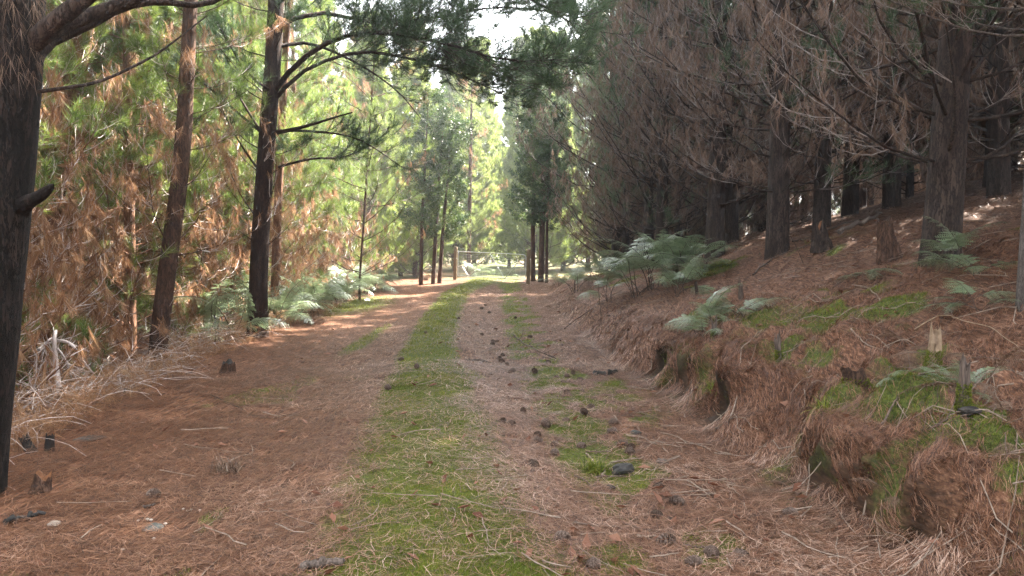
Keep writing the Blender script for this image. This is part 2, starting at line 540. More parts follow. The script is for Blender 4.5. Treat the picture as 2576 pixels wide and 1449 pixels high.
def needles(P, D, L, W, k, rng, spread=(.3, 1.2), droop=0., back=.1, tint=None, sides_curve=True):
    """k thin needles round every point P pointing about D -> vertices, tris, tint"""
    n = len(P)
    P = np.repeat(P, k, 0); D = np.repeat(D, k, 0)
    L = np.repeat(np.broadcast_to(L, (n,)), k) * rng.uniform(.7, 1.1, n * k)
    W = np.repeat(np.broadcast_to(W, (n,)), k)
    r = unit(rng.normal(0, 1, (n * k, 3)))
    side = unit(r - D * (r * D).sum(1, keepdims=True))
    th = rng.uniform(spread[0], spread[1], n * k)[:, None]
    d = D * np.cos(th) + side * np.sin(th)
    d[:, 2] -= droop
    d = unit(d)
    b = P - D * (rng.random(n * k) * back)[:, None]
    q = unit(np.cross(d, unit(rng.normal(0, 1, (n * k, 3))))) * (W * .5)[:, None]
    tip = b + d * L[:, None]
    V = np.stack([b - q, b + q, tip], 1).reshape(-1, 3)
    if tint is None:
        tint = rng.random(n)
    tt = np.clip(np.repeat(np.broadcast_to(tint, (n,)), k) + rng.normal(0, .12, n * k), 0, 1)
    return V, np.arange(n * k * 3).reshape(-1, 3), np.repeat(tt, 3)


def trunk_tube(buf, pts, radii, rng, k=40, sides=18, mat=0, flare=.5, rough=.05, flare_h=.45):
    P = resample(pts, k)
    s = np.linspace(0, 1, k)
    R = np.interp(s, np.linspace(0, 1, len(radii)), radii)
    hgt = np.concatenate([[0], np.cumsum(np.linalg.norm(np.diff(P, axis=0), axis=1))])
    V, Q = tubes(P[None], R[None], sides)
    V = V.reshape(k, sides, 3)
    a = np.arange(sides) / sides * 2 * np.pi
    but = 1 + flare * np.exp(-hgt / flare_h)[:, None] * (.6 + .4 * np.cos(a * 4 + rng.uniform(0, 6))[None] * np.exp(-hgt / .3)[:, None] + .25 * np.cos(a * 7 + 1)[None])
    nz = 1 + rough * (fbm(np.cos(a)[None] * 2 + 9 + hgt[:, None] * 0, np.sin(a)[None] * 2 + hgt[:, None] * 2.3, int(rng.integers(1, 999)), 3) - .5) * 2
    V = P[:, None] + (V - P[:, None]) * (but * nz)[:, :, None]
    buf.add(V.reshape(-1, 3), None, Q, mat)
    return P, R


# ------------------------------------------------------------------ the ground
def geo(a, b, s0, r):
    o = []; x = a; s = s0
    while x < b:
        s *= r; x += s; o.append(x)
    return o


xs = np.array(sorted([-v for v in geo(5.6, 260, .07, 1.12)] + list(np.arange(-5.6, 6.4, .05)) + geo(6.4, 260, .07, 1.12)))
ys = np.array(sorted([-v for v in geo(-2.2, 40, .2, 1.3)] + list(np.arange(2.2, 13, .05)) + geo(13, 400, .055, 1.035)))
GX, GY = np.meshgrid(xs, ys, indexing='ij')
GZ = height(GX, GY)
GM = moss_mask(GX, GY)
gx2 = GX + lip_shift(GX, GY)
gb = Buf()
nx, ny = GX.shape
ii = (np.arange(nx - 1)[:, None] * ny + np.arange(ny - 1)[None]).ravel()
orange = np.clip(.35 + .55 * sstep(-.8, -3.2, GX) - .35 * sstep(4, 14, GY) + (fbm(GX * .8, GY * .8, 44, 3) - .5) * .9, 0, 1)
GD = GX - xt(GY)
rag = hollow(GY) * sstep(-.1, .1, GD) * sstep(.8, .45, GD)
gx2 = gx2 + rag * (fbm(GX * 9, GY * 9 + GZ * 9, 57, 3) - .5) * .16
GZ = GZ + rag * (fbm(GX * 11 + 4, GY * 11, 58, 3) - .5) * .14
gb.add(np.stack([gx2, GY, GZ], -1).reshape(-1, 3), None, np.stack([ii, ii + ny, ii + ny + 1, ii + 1], 1))
soil_shade = np.clip(hollow(GY) * 1.2, 0, 1) * sstep(-.02, .08, GD) * sstep(.5, .38, GD)
gme = gb.mesh("ground", ['ground'], True, {"moss": GM.ravel(), "orange": orange.ravel(), "soil_shade": soil_shade.ravel()})
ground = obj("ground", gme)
ground["kind"] = "structure"
ground["label"] = "forest track and slopes under pine needles and moss"


# ------------------------------------------------------------------ fallen needles and moss on the ground
def scatter(n, d0, d1, amax, rng, power=1.0):
    """points about the track, thinning out with distance"""
    u = rng.random(n)
    d = d0 * (d1 / d0) ** (u ** power)
    a = rng.uniform(-amax, amax, n)
    return d * np.sin(a), d * np.cos(a), d


def ground_needles(n, d0, d1, rng, amax=.66, bank=False):
    if bank:      # the steep face of the cut bank carries as many as the level ground
        y = 3 * (13 / 3) ** rng.random(n); x = xt(y) + rng.uniform(-.15, .75, n); d = np.hypot(x, y)
    else:
        x, y, d = scatter(n, d0, d1, amax, rng)
    mm = moss_mask(x, y)
    dz = x - xt(y)
    bare = sstep(.6, .7, fbm(x * 2.6 + 11, y * 2.6, 48, 4)) * .75
    keep = (rng.random(n) > mm * np.interp(y, [4, 8], [.82, .68])) & (rng.random(n) > bare) & ~((hollow(y) > .6) & (dz > -.02) & (dz < .36))
    x, y, d, mm = x[keep], y[keep], d[keep], mm[keep]
    n = len(x)
    flow = (vnoise(x * 1.3, y * 1.3, 123) - .5) * 5 + (x < xl(y) + 1.2) * .6
    a = np.where(x - xt(y) > 0, rng.uniform(0, 6.28, n), flow + rng.normal(0, 1.1, n))
    cell = np.random.default_rng(5).uniform(0, 6.28, (4096,))[(np.floor((x + .06 * np.sin(y * 31)) * 6).astype(int) * 131 + np.floor((y + .06 * np.sin(x * 29)) * 6).astype(int) * 37) % 4096]
    a = np.where((x - xt(y) > 0) & (rng.random(n) < .6), cell + rng.normal(0, .35, n), a)
    sx = (height(x + .06, y) - height(x - .06, y)) / .12       # headings even in the plane of the slope, not in plan
    a = np.arctan2(np.sin(a), np.cos(a) / (1 + sx ** 2))
    L = rng.uniform(.07, .17, n) * np.clip(.8 + d / 30, .8, 1.6)
    W = np.clip(.0022 * d / 5, .0022, .014) * rng.uniform(.6, 1.4, n)
    bend = rng.normal(0, .22, n)
    pts = []
    s_ = (height(x + np.cos(a) * .04, y + np.sin(a) * .04) - height(x - np.cos(a) * .04, y - np.sin(a) * .04)) / .08
    L = L / np.sqrt(1 + s_ ** 2) * (1 - .42 * sstep(0, .3, x - xt(y)))
    zz = rng.random(n) ** 2 * .03 + .004
    dd = x - xt(y)
    zz = zz + sstep(-.1, .4, dd) * rng.random(n) ** 3 * .02 + sstep(-.6, .4, xl(y) - x) * rng.random(n) ** 2 * .09
    tiltz = rng.normal(0, .007, n) * (1 + .5 * sstep(0, .4, dd))
    for s in (-.5, 0, .5):
        aa = a + bend * s * 2
        px = x + np.cos(aa) * L * s; py = y + np.sin(aa) * L * s
        pz = height(px, py) + zz + tiltz * s * 2
        px = px + lip_shift(px, py)
        pts.append(np.stack([px, py, pz], -1))
    q = np.stack([-np.sin(a), np.cos(a), np.zeros(n)], -1) * (W * .5)[:, None]
    V = np.stack([pts[0] - q, pts[0] + q, pts[1] - q, pts[1] + q, pts[2] - q * .5, pts[2] + q * .5], 1).reshape(-1, 3)
    b = np.arange(n)[:, None] * 6
    Q = np.concatenate([b + [0, 1, 3, 2], b + [2, 3, 5, 4]])
    org = np.clip(.3 + .6 * sstep(-.6, -3, x) + (fbm(x * .8, y * .8, 44, 3) - .5) * .9, 0, 1)
    mat_ = .62 + .85 * (fbm(x * 1.9, y * 1.9, 46, 4) - .1)
    tint = np.clip(rng.beta(.62, .85, n) * (1 - .55 * org) * (1 - .32 * sstep(.1, .6, dd)) * mat_ + .01, 0, 1)
    return V, Q, np.repeat(tint, 6)


lit = Buf()
for n, d0, d1, bk in ((270000, 2.7, 10, 0), (130000, 9, 34, 0), (50000, 3, 13, 1)):
    V, Q, t = ground_needles(n, d0, d1, rng, bank=bk)
    lit.add(V, None, Q, 0, t)
lo = obj("needle_litter", lit.mesh("needle_litter", ['litter']))
lo["kind"] = "stuff"; lo["label"] = "fallen brown pine needles lying over the track and banks"; lo["category"] = "needle litter"


def moss_blades(n, d0, d1, rng):
    x, y, d = scatter(n, d0, d1, .62, rng)
    mm = moss_mask(x, y)
    keep = rng.random(n) < (mm - .2) * 1.7
    x, y, d, mm = x[keep], y[keep], d[keep], mm[keep]
    n = len(x)
    z = height(x, y) - .004
    H = rng.uniform(.008, .024, n) * (.6 + .9 * fbm(x * 4, y * 4, 17, 3)) * np.clip(d / 7, 1, 2)
    W = np.clip(.004 * d / 5, .004, .02)
    a = rng.uniform(0, 6.28, n)
    q = np.stack([np.cos(a), np.sin(a), np.zeros(n)], -1) * (W * .5)[:, None]
    p = np.stack([x + lip_shift(x, y), y, z], -1)
    tip = p + np.stack([rng.normal(0, .5, n), rng.normal(0, .5, n), np.ones(n)], -1) * H[:, None]
    V = np.stack([p - q, p + q, tip], 1).reshape(-1, 3)
    t = np.clip(.25 + .6 * fbm(x * 3, y * 3, 7, 3) + rng.normal(0, .15, n) + .2 * sstep(8, 12, y), 0, 1)
    return V, np.arange(n * 3).reshape(-1, 3), np.repeat(t, 3)


mb = Buf()
for n, d0, d1 in ((700000, 2.7, 9), (330000, 8, 30)):
    V, T, t = moss_blades(n, d0, d1, rng)
    mb.add(V, T, None, 0, t)
mo = obj("moss", mb.mesh("moss", ['moss']))
mo["kind"] = "stuff"; mo["label"] = "bright green moss along the middle of the track and on the bank"; mo["category"] = "moss"


# ------------------------------------------------------------------ trees
def clothe(tb, cb, db, BP, BR, live, rng, twigs=9, lets=3, tl=(.35, .9), nk=12, nw=.004, nl=.15, dk=11, dl=.16, up=.35, curl=.5,
           t0=.25, twig_r=.006, full_z=9e9, dead_keep=1.0, live_keep=1.0, hang=.8, tipbrush=True):
    """branches BP (n,k,3) get twigs and twiglets; live ones get green brushes, dead ones hanging brown needles.
    Slots: tb trunk mesh 0 bark, 1 twig; cb crown 0 needles, 1 twig; db dead foliage 0 needles, 1 twig"""
    if len(BP) == 0:
        return
    blen = np.linalg.norm(np.diff(BP, axis=1), axis=2).sum(1)
    V, Q = tubes(BP, BR, 5)
    tb.add(V, None, Q, 0)
    for lv, buf in ((True, cb), (False, db)):
        sel = live == lv
        if not sel.any() or buf is None:
            continue
        P = BP[sel]; pl = np.clip(blen[sel] / 2.2, .35, 1.6)
        tw, ti, tt = spawn(P, twigs, t0, 1., (.45, 1.15), tl[0], tl[1], 5, rng, up * .4, curl, pl)
        # leaders carry on past the branch tips
        n = len(tw)
        r = np.full((n, 5), twig_r) * np.array([1, .85, .7, .55, .35])[None]
        V, Q = tubes(tw, r, 3); buf.add(V, None, Q, 1, .5)
        low = tw[:, -1, 2] < full_z
        tl2 = np.linalg.norm(np.diff(tw, axis=1), axis=2).sum(1)
        sub, si, st = spawn(tw, lets, .2, 1., (.35, .9), .16, .4, 4, rng, .1, curl, np.clip(tl2 / .6, .5, 1.3))
        keep = low[si] | (rng.random(len(si)) < .45)
        sub, si = sub[keep], si[keep]
        lowsub = low[si]
        r = np.full((len(sub), 4), twig_r * .55) * np.array([1, .8, .6, .4])[None]
        V, Q = tubes(sub[lowsub], r[lowsub], 3); buf.add(V, None, Q, 1, .5)
        ends = np.concatenate([tw[:, -1], sub[:, -1], P[:, -1]])
        tans = np.concatenate([tw[:, -1] - tw[:, -2], sub[:, -1] - sub[:, -2], P[:, -1] - P[:, -2]])
        big = ~np.concatenate([low, lowsub, P[:, -1, 2] < full_z])
        if lv:
            if lets:
                mid, mt = along(sub, rng.uniform(.3, .8, len(sub)))
                ends = np.concatenate([ends, mid]); tans = np.concatenate([tans, mt]); big = np.concatenate([big, ~lowsub])
            keep = rng.random(len(ends)) < live_keep
            ends, tans, big = ends[keep], unit(tans[keep]), big[keep]
            clump = fbm(ends[:, 0] * .9 + ends[:, 2], ends[:, 1] * .9 - ends[:, 2] * .7, int(rng.integers(1, 999)), 3)
            tint = np.clip(.1 + .8 * clump + rng.normal(0, .16, len(ends)), 0, 1)
            V, T, t = needles(ends, tans, nl * np.where(big, 1.5, 1), nw * np.where(big, 3.2, 1), nk, rng, (.25, 1.15), .04, .12, tint)
            buf.add(V, T, None, 0, t)
        else:
            m1, t1 = along(tw, rng.uniform(.25, .9, n))
            m2, t2 = along(sub, rng.uniform(.3, .8, len(sub)))
            ends = np.concatenate([ends, m1, m2]); tans = np.concatenate([tans, t1, t2]); big = np.concatenate([big, ~low, ~lowsub])
            keep = rng.random(len(ends)) < dead_keep
            ends, tans, big = ends[keep], unit(tans[keep]), big[keep]
            D = unit(tans * .35 + np.array([0, 0, -hang]) + rng.normal(0, .28, ends.shape))
            tint = np.clip(rng.normal(.5, .22, len(ends)), 0, 1)
            V, T, t = needles(ends, D, dl * np.where(big, 1.4, 1), nw * np.where(big, 3.2, .9), dk, rng, (.05, .5), .3, .1, tint)
            buf.add(V, T, None, 0, t)


def whorled(axis, hgts, ztop, rng, nbr, length, e0, e1, k=7, rad=.016, az_pref=None):
    """branches in rings up the stem: axis(h) gives the stem centre"""
    S, A, E0, E1, LL = [], [], [], [], []
    for h in hgts:
        n = max(2, int(round(nbr + rng.normal(0, .8))))
        a0 = rng.uniform(0, 6.28)
        for j in range(n):
            S.append(axis(h + rng.normal(0, .04)))
            A.append(a0 + j * 6.283 / n + rng.normal(0, .25))
            f = h / ztop
            E0.append(e0(f) + rng.normal(0, .16)); E1.append(e1(f) + rng.normal(0, .22))
            LL.append(length(f) * rng.uniform(.6, 1.15))
    S = np.array(S); A = np.array(A); E0 = np.array(E0); E1 = np.array(E1); LL = np.array(LL)
    P = shoots(S, A, E0, E1, LL, k, rng, .1)
    r0 = rad * np.clip(LL / 2.2, .4, 1.5)
    R = r0[:, None] * np.linspace(1, .28, k)[None]
    return P, R


def pine_mesh(seed, H, R0, hb, live, length, mats, lean=0.02, step=.5, nbr=4.5, dens=1., nw=.004, nk=12, up=(.25, .9), full_z=8., kind="", **kw):
    """one kind of pine: trunk with its limbs, green crown, brown dead foliage"""
    rng = np.random.default_rng(seed)
    tb, cb, db = Buf(), Buf(), Buf()
    b = rng.normal(0, lean, 2); c = rng.normal(0, lean * .6, 2)
    def axis(h):
        f = h / H
        return np.array([b[0] * h + c[0] * h * f * 2, b[1] * h + c[1] * h * f * 2, h])
    pts = [axis(h) for h in np.linspace(-.35, H, 14)]
    rad = [R0 * (1 - .93 * (max(h, 0) / H) ** .9) for h in np.linspace(-.35, H, 14)]
    trunk_tube(tb, pts, rad, rng, 50, 14, 0, .45, .06)
    hg = []
    h = hb
    while h < H - .2:
        hg.append(h); h += step * rng.uniform(.7, 1.3) * (1 if h < full_z else 1.35)
    BP, BR = whorled(axis, hg, H, rng, nbr, length, lambda f: up[0] + .25 * f, lambda f: up[1] + .15 * f)
    pl = live(BP[:, 0, 2])
    lv = rng.random(len(BP)) < pl
    clothe(tb, cb, db, BP, BR, lv, rng, twigs=int(round(9 * dens)), lets=3, nk=nk, nw=nw, full_z=full_z, **kw)
    out = [("trunk", tb.mesh(kind + "trunk", mats[:1] + [mats[1]], True))]
    if cb.n: out.append(("crown", cb.mesh(kind + "crown", [mats[2], mats[1]])))
    if db.n: out.append(("dead_foliage", db.mesh(kind + "dead_foliage", [mats[3], mats[1]])))
    return out


def plant_tree(meshes, name, label, cat, loc, rz, scale, group=None):
    o = thing(name, label, cat, loc, rz, group)
    o.scale = (scale,) * 3 if np.isscalar(scale) else scale
    for nm, me in meshes:
        obj(nm, me, o)
    return o


# kinds of pine -----------------------------------------------------
LM = ['bark_red', 'twig_pale', 'needle_green', 'needle_orange_lit']
RM = ['bark_dark', 'twig_grey', 'needle_deep', 'needle_brown_shaded']
left_kind = []
for i in range(4):
    left_kind.append(pine_mesh(100 + i, 13 + i * .8, .135 + .012 * i, .3, lambda z: .12 + .78 * sstep(1.2, 5.0, z), lambda f: 2.6 * (1 - .72 * f), LM, .03, .36, 5.2,
                               1.2, .006, 18, (.2, .85), 7.5, dead_keep=.36, live_keep=.62, dl=.23, dk=18, nl=.17, twig_r=.0062, tl=(.35, .95), kind="left_pine_"))
green_kind = []
for i in range(3):
    green_kind.append(pine_mesh(120 + i, 12.5 + i, .12 + .012 * i, .3, lambda z: .45 + .5 * sstep(.8, 3.0, z), lambda f: 2.7 * (1 - .72 * f), LM, .03, .4, 5.,
                                1.1, .0065, 18, (.2, .85), 7.5, dead_keep=.4, live_keep=.7, dl=.22, dk=16, nl=.19, twig_r=.0062, tl=(.4, 1.0), kind="green_pine_"))
skirt_kind = []
for i in range(3):
    skirt_kind.append(pine_mesh(150 + i, 6.5 + i * .7, .085 + .01 * i, .15, lambda z: .08 + .75 * sstep(1.2, 4.0, z), lambda f: 2.1 * (1 - .7 * f), LM, .05, .3, 5.4,
                                1.2, .0055, 18, (.1, .8), 99, dead_keep=.4, live_keep=.6, dl=.24, dk=20, nl=.16, twig_r=.006, tl=(.35, .85), kind="skirt_pine_"))
right_kind = []
for i in range(5):
    right_kind.append(pine_mesh(200 + i, 12.6 + .4 * i, .18, 1.25, lambda z: .18 + .82 * sstep(3.5, 8, z), lambda f: 3.2 * (1 - .6 * f), RM, .012, .4, 5.6,
                                1.05, .0056, 13, (.22, 1.0), 7.0, dead_keep=.5, dl=.2, dk=14, twig_r=.0055, tl=(.4, 1.15), curl=.75, hang=1.0, kind="right_pine_"))
tall_kind = []
for i in range(3):
    tall_kind.append(pine_mesh(230 + i, 17.8 + .5 * i, .19, 1.1, lambda z: .1 + .9 * sstep(5.0, 9.0, z), lambda f: 3.3 * (1 - .5 * f), RM, .012, .4, 5.6,
                               1.25, .006, 13, (.22, 1.0), 7.0, dead_keep=.6, dl=.2, dk=14, twig_r=.0055, tl=(.4, 1.15), curl=.75, hang=1.0, kind="tall_pine_"))
edge_kind = []
for i in range(2):
    edge_kind.append(pine_mesh(270 + i, 12.5 + .8 * i, .14, .5, lambda z: .3 + .7 * sstep(2.5, 6.0, z), lambda f: 3.5 * (1 - .6 * f), ['bark_dark', 'twig_grey', 'needle_edge_hazed', 'needle_brown_shaded'], .012, .42, 5.4,
                               1.0, .007, 13, (.22, 1.0), 8.0, dead_keep=.55, dl=.2, dk=13, twig_r=.0055, tl=(.4, 1.1), curl=.7, nl=.18, kind="edge_pine_"))
high_kind = []
for i in range(2):
    high_kind.append(pine_mesh(290 + i, 15.6 + i, .16, 3.6, lambda z: .2 + .8 * sstep(4.5, 6.5, z), lambda f: 3.1 * (1 - .55 * f), ['bark_grey', 'twig_grey', 'needle_deep', 'needle_brown_shaded'], .012, .42, 5.6,
                               1.3, .008, 13, (.22, 1.0), 7.0, dead_keep=.6, dl=.2, dk=13, twig_r=.0055, tl=(.4, 1.1), curl=.7, nl=.18, kind="high_pine_"))
dark_kind = []
for i in range(2):
    dark_kind.append(pine_mesh(250 + i, 7 + i, .1, .1, lambda z: z * 0 + .08, lambda f: 2.3 * (1 - .6 * f), RM, .03, .34, 5.6,
                               1.6, .0075, 13, (.1, .9), 99, dead_keep=.9, dl=.22, dk=14, twig_r=.006, tl=(.4, 1.), curl=.7, hang=1.0, kind="dark_pine_"))
back_kind = []
for i in range(3):
    back_kind.append(pine_mesh(300 + i, 11 + i, .13, .25, lambda z: z * 0 + 1., lambda f: 3.1 * (1 - .78 * f), ['bark_brown', 'twig_grey', 'needle_bright', 'needle_orange_lit'], .01, .45, 6,
                               1.35, .02, 10, (.3, 1.1), 99, nl=.27, twig_r=.007, kind="far_pine_"))

RT = np.random.default_rng(77)


def tree_at(kinds, i, x, y, label, group=None, s=None, name="pine_tree", rz=None):
    z = float(hbase(x, y)) - .05
    return plant_tree(kinds[i % len(kinds)], name, label, "tree", (x, y, z), RT.uniform(0, 6.28) if rz is None else rz,
                      RT.uniform(.9, 1.12) if s is None else s, group)


# left side, sunlit: the rows behind the track's shoulder
g_left = "sunlit young pines crowded along the left of the track"
LL_ = [(-7.3, 7.4), (-6.9, 9.6), (-8.8, 9.2), (-6.2, 12.2), (-8.4, 12.6), (-10.6, 11.6), (-6.4, 15.6), (-8.6, 16.4), (-10.9, 15.4), (-6.6, 19.0), (-9.2, 20.2), (-12.4, 19.2), (-6.3, 22.8), (-8.8, 24.4), (-11.8, 25.0), (-13.6, 14.2), (-6.4, 27.0), (-9.6, 29.0),
       (-13, 30), (-15.5, 22), (-16.5, 28)]
for i, (x, y) in enumerate(LL_):
    if y > 11.4:
        tree_at(green_kind, i, x, y, "young pine with bright yellow-green needles in the thicket beyond the big pine", "green young pines left of the track")
        continue
    tree_at(left_kind, i, x, y, "young pine with orange dead needles in the sunlit thicket left of the track", g_left)

SK_ = [(-5.6, 7.0), (-6.2, 8.5), (-7.0, 10.6), (-7.8, 11.4), (-6.0, 14.0), (-7.4, 14.2), (-7.9, 8.0), (-5.9, 17.6), (-7.2, 17.4), (-6.0, 5.9), (-9.5, 7.6), (-6.4, 20.8), (-6.2, 24.6)]
for i, (x, y) in enumerate(SK_):
    tree_at(skirt_kind, i, x, y, "low young pine drooping with orange needles at the front of the left thicket", "low young pines along the left shoulder")

# right hillside: tall dark pines seen by their trunks
R_named = [((1955, 640), .2, "thickest dark pine right of the bracken, brown needles hanging round its trunk"),
           ((2365, 652), .2, "thick pine with plated bark beside the large green fern on the right slope"),
           ((1838, 612), .18, "dark pine trunk just left of the thickest pine on the right slope"),
           ((1665, 18.5), .17, "slim pine trunk rising directly behind the crest of the bracken"),
           ((1573, 22.), .11, "thin pale grey pine trunk left of the bracken crest"),
           ((2240, 17.), .2, "dark pine higher up the slope behind the broken orange stump")]
for i, (p, r, lab) in enumerate(R_named):
    q = gp(*p) if p[1] > 100 else at(p[0], 610, p[1])
    tree_at(tall_kind if r > .16 else right_kind, i, q[0], q[1], lab, None, r / .2 if r > .15 else .62)
g_right = "tall dark pines crowding the right hillside"
RR_ = [(4.4, 16.5), (6.3, 15.5), (8.8, 13.8), (3.6, 20), (5.6, 19.5), (8.2, 18.5), (10.6, 16.8), (3.3, 24.0), (5.4, 24), (7.6, 23), (10, 22), (12.6, 20), (4.0, 27.5), (6.6, 28), (9.2, 27.5), (12.2, 26),
       (15, 23), (11.2, 12.8), (13.6, 16), (16.5, 18), (5.4, 32), (8.6, 33), (12, 32), (15.5, 30), (19, 26), (20, 21), (16, 36), (11, 38), (21, 33)]
for i, (x, y) in enumerate(RR_):
    if (x < 6 and y > 16.8) or y > 31:
        tree_at(edge_kind, i, x, y, "tall greener pine at the edge of the right wood, towards the gate", "greener pines at the edge of the right wood")
        continue
    tree_at(tall_kind if y < 18.6 else right_kind, i + 2, x, y, "tall dark pine with dead brown branches in the shaded wood on the right", g_right)

# beyond the gate
SR_ = [(7.5, 21.5), (10, 19.2), (12, 17.6), (14.2, 14.5), (9.4, 24.5), (13, 23), (16, 20.5), (18.5, 16.5), (6.4, 26), (18, 23), (12.4, 14.6), (15.6, 12.2), (20, 19), (8.8, 30), (14, 27), (4.8, 22), (4.6, 29.6), (17.5, 14), (22, 24), (24, 18), (26, 22), (21, 15), (24, 29), (28, 26), (19, 32), (23, 36), (30, 20), (27, 33), (16, 33), (31, 30), (13.5, 19.5), (17, 26), (20.5, 27), (11.2, 30.5)]
for i, (x, y) in enumerate(SR_):
    tree_at(dark_kind, i, x, y, "small shaded pine full of brown needles deep in the wood on the right", "small shaded pines in the right wood")

for i, (x, y) in enumerate([(-6.5, -2), (-8, 3), (5.5, -3), (7.5, 2.5), (9.5, 6.5), (-4.5, -9), (4.5, -10), (0.5, -16), (-9, -7), (9.5, -8), (11, 9)]):
    tree_at(right_kind if i % 2 else edge_kind, i, x, y, "tall pine of the surrounding wood standing beside or behind the viewpoint", "pines around the viewpoint")

q = gp(2572, 790)
tree_at(high_kind, 0, q[0] + .06, q[1], "slim pine with flaky grey bark cut by the right edge of the photograph", None, .6)
for i, (x, y) in enumerate([(6.3, 8.5), (7.7, 10.4), (5.5, 6.0), (8.4, 7.6), (9.4, 11.6), (4.9, 3.6), (7.2, 4.6), (10.6, 9.6), (8.3, 11.9)]):  # out-of-view pines added to keep direct sun off the foreground
    tree_at(high_kind, i, x, y, "unseen grey-barked pine added just past the right edge to shade the track", "unseen pines added for shade past the right edge")

g_back = "bright green pines beyond the gate"
NB_ = [(-4.3, 33.6), (-5.9, 31.4), (4.9, 33.4), (-5.2, 35.4), (6.2, 36)]
for i, (x, y) in enumerate(NB_):
    tree_at(back_kind, i, x, y, "low bushy green pine close beside the farm gate", "bushy pines beside the gate", .68 if x > 0 else .85)
BB_ = [(-3.2, 42.5), (2.9, 43), (.9, 47.5), (-4.6, 37), (-7.2, 36), (-9.8, 38), (1.6, 40), (-2.2, 44), (-6, 45), (-12, 44), (4.4, 44), (-.2, 50), (-4, 52), (-9, 52), (3.6, 52), (8, 50), (-14, 52), (-18, 46), (-22, 40), (12, 56), (-1.5, 60), (5, 62), (-6, 64), (-12, 62), (-18, 58), (11, 66), (18, 60), (24, 52), (24, 40), (-25, 52)]
for i, (x, y) in enumerate(BB_):
    tree_at(back_kind, i, x, y, "bushy bright green pine standing in the sun beyond the farm gate", g_back, (.85 + .35 * RT.random()) if i > 2 else 1.08)


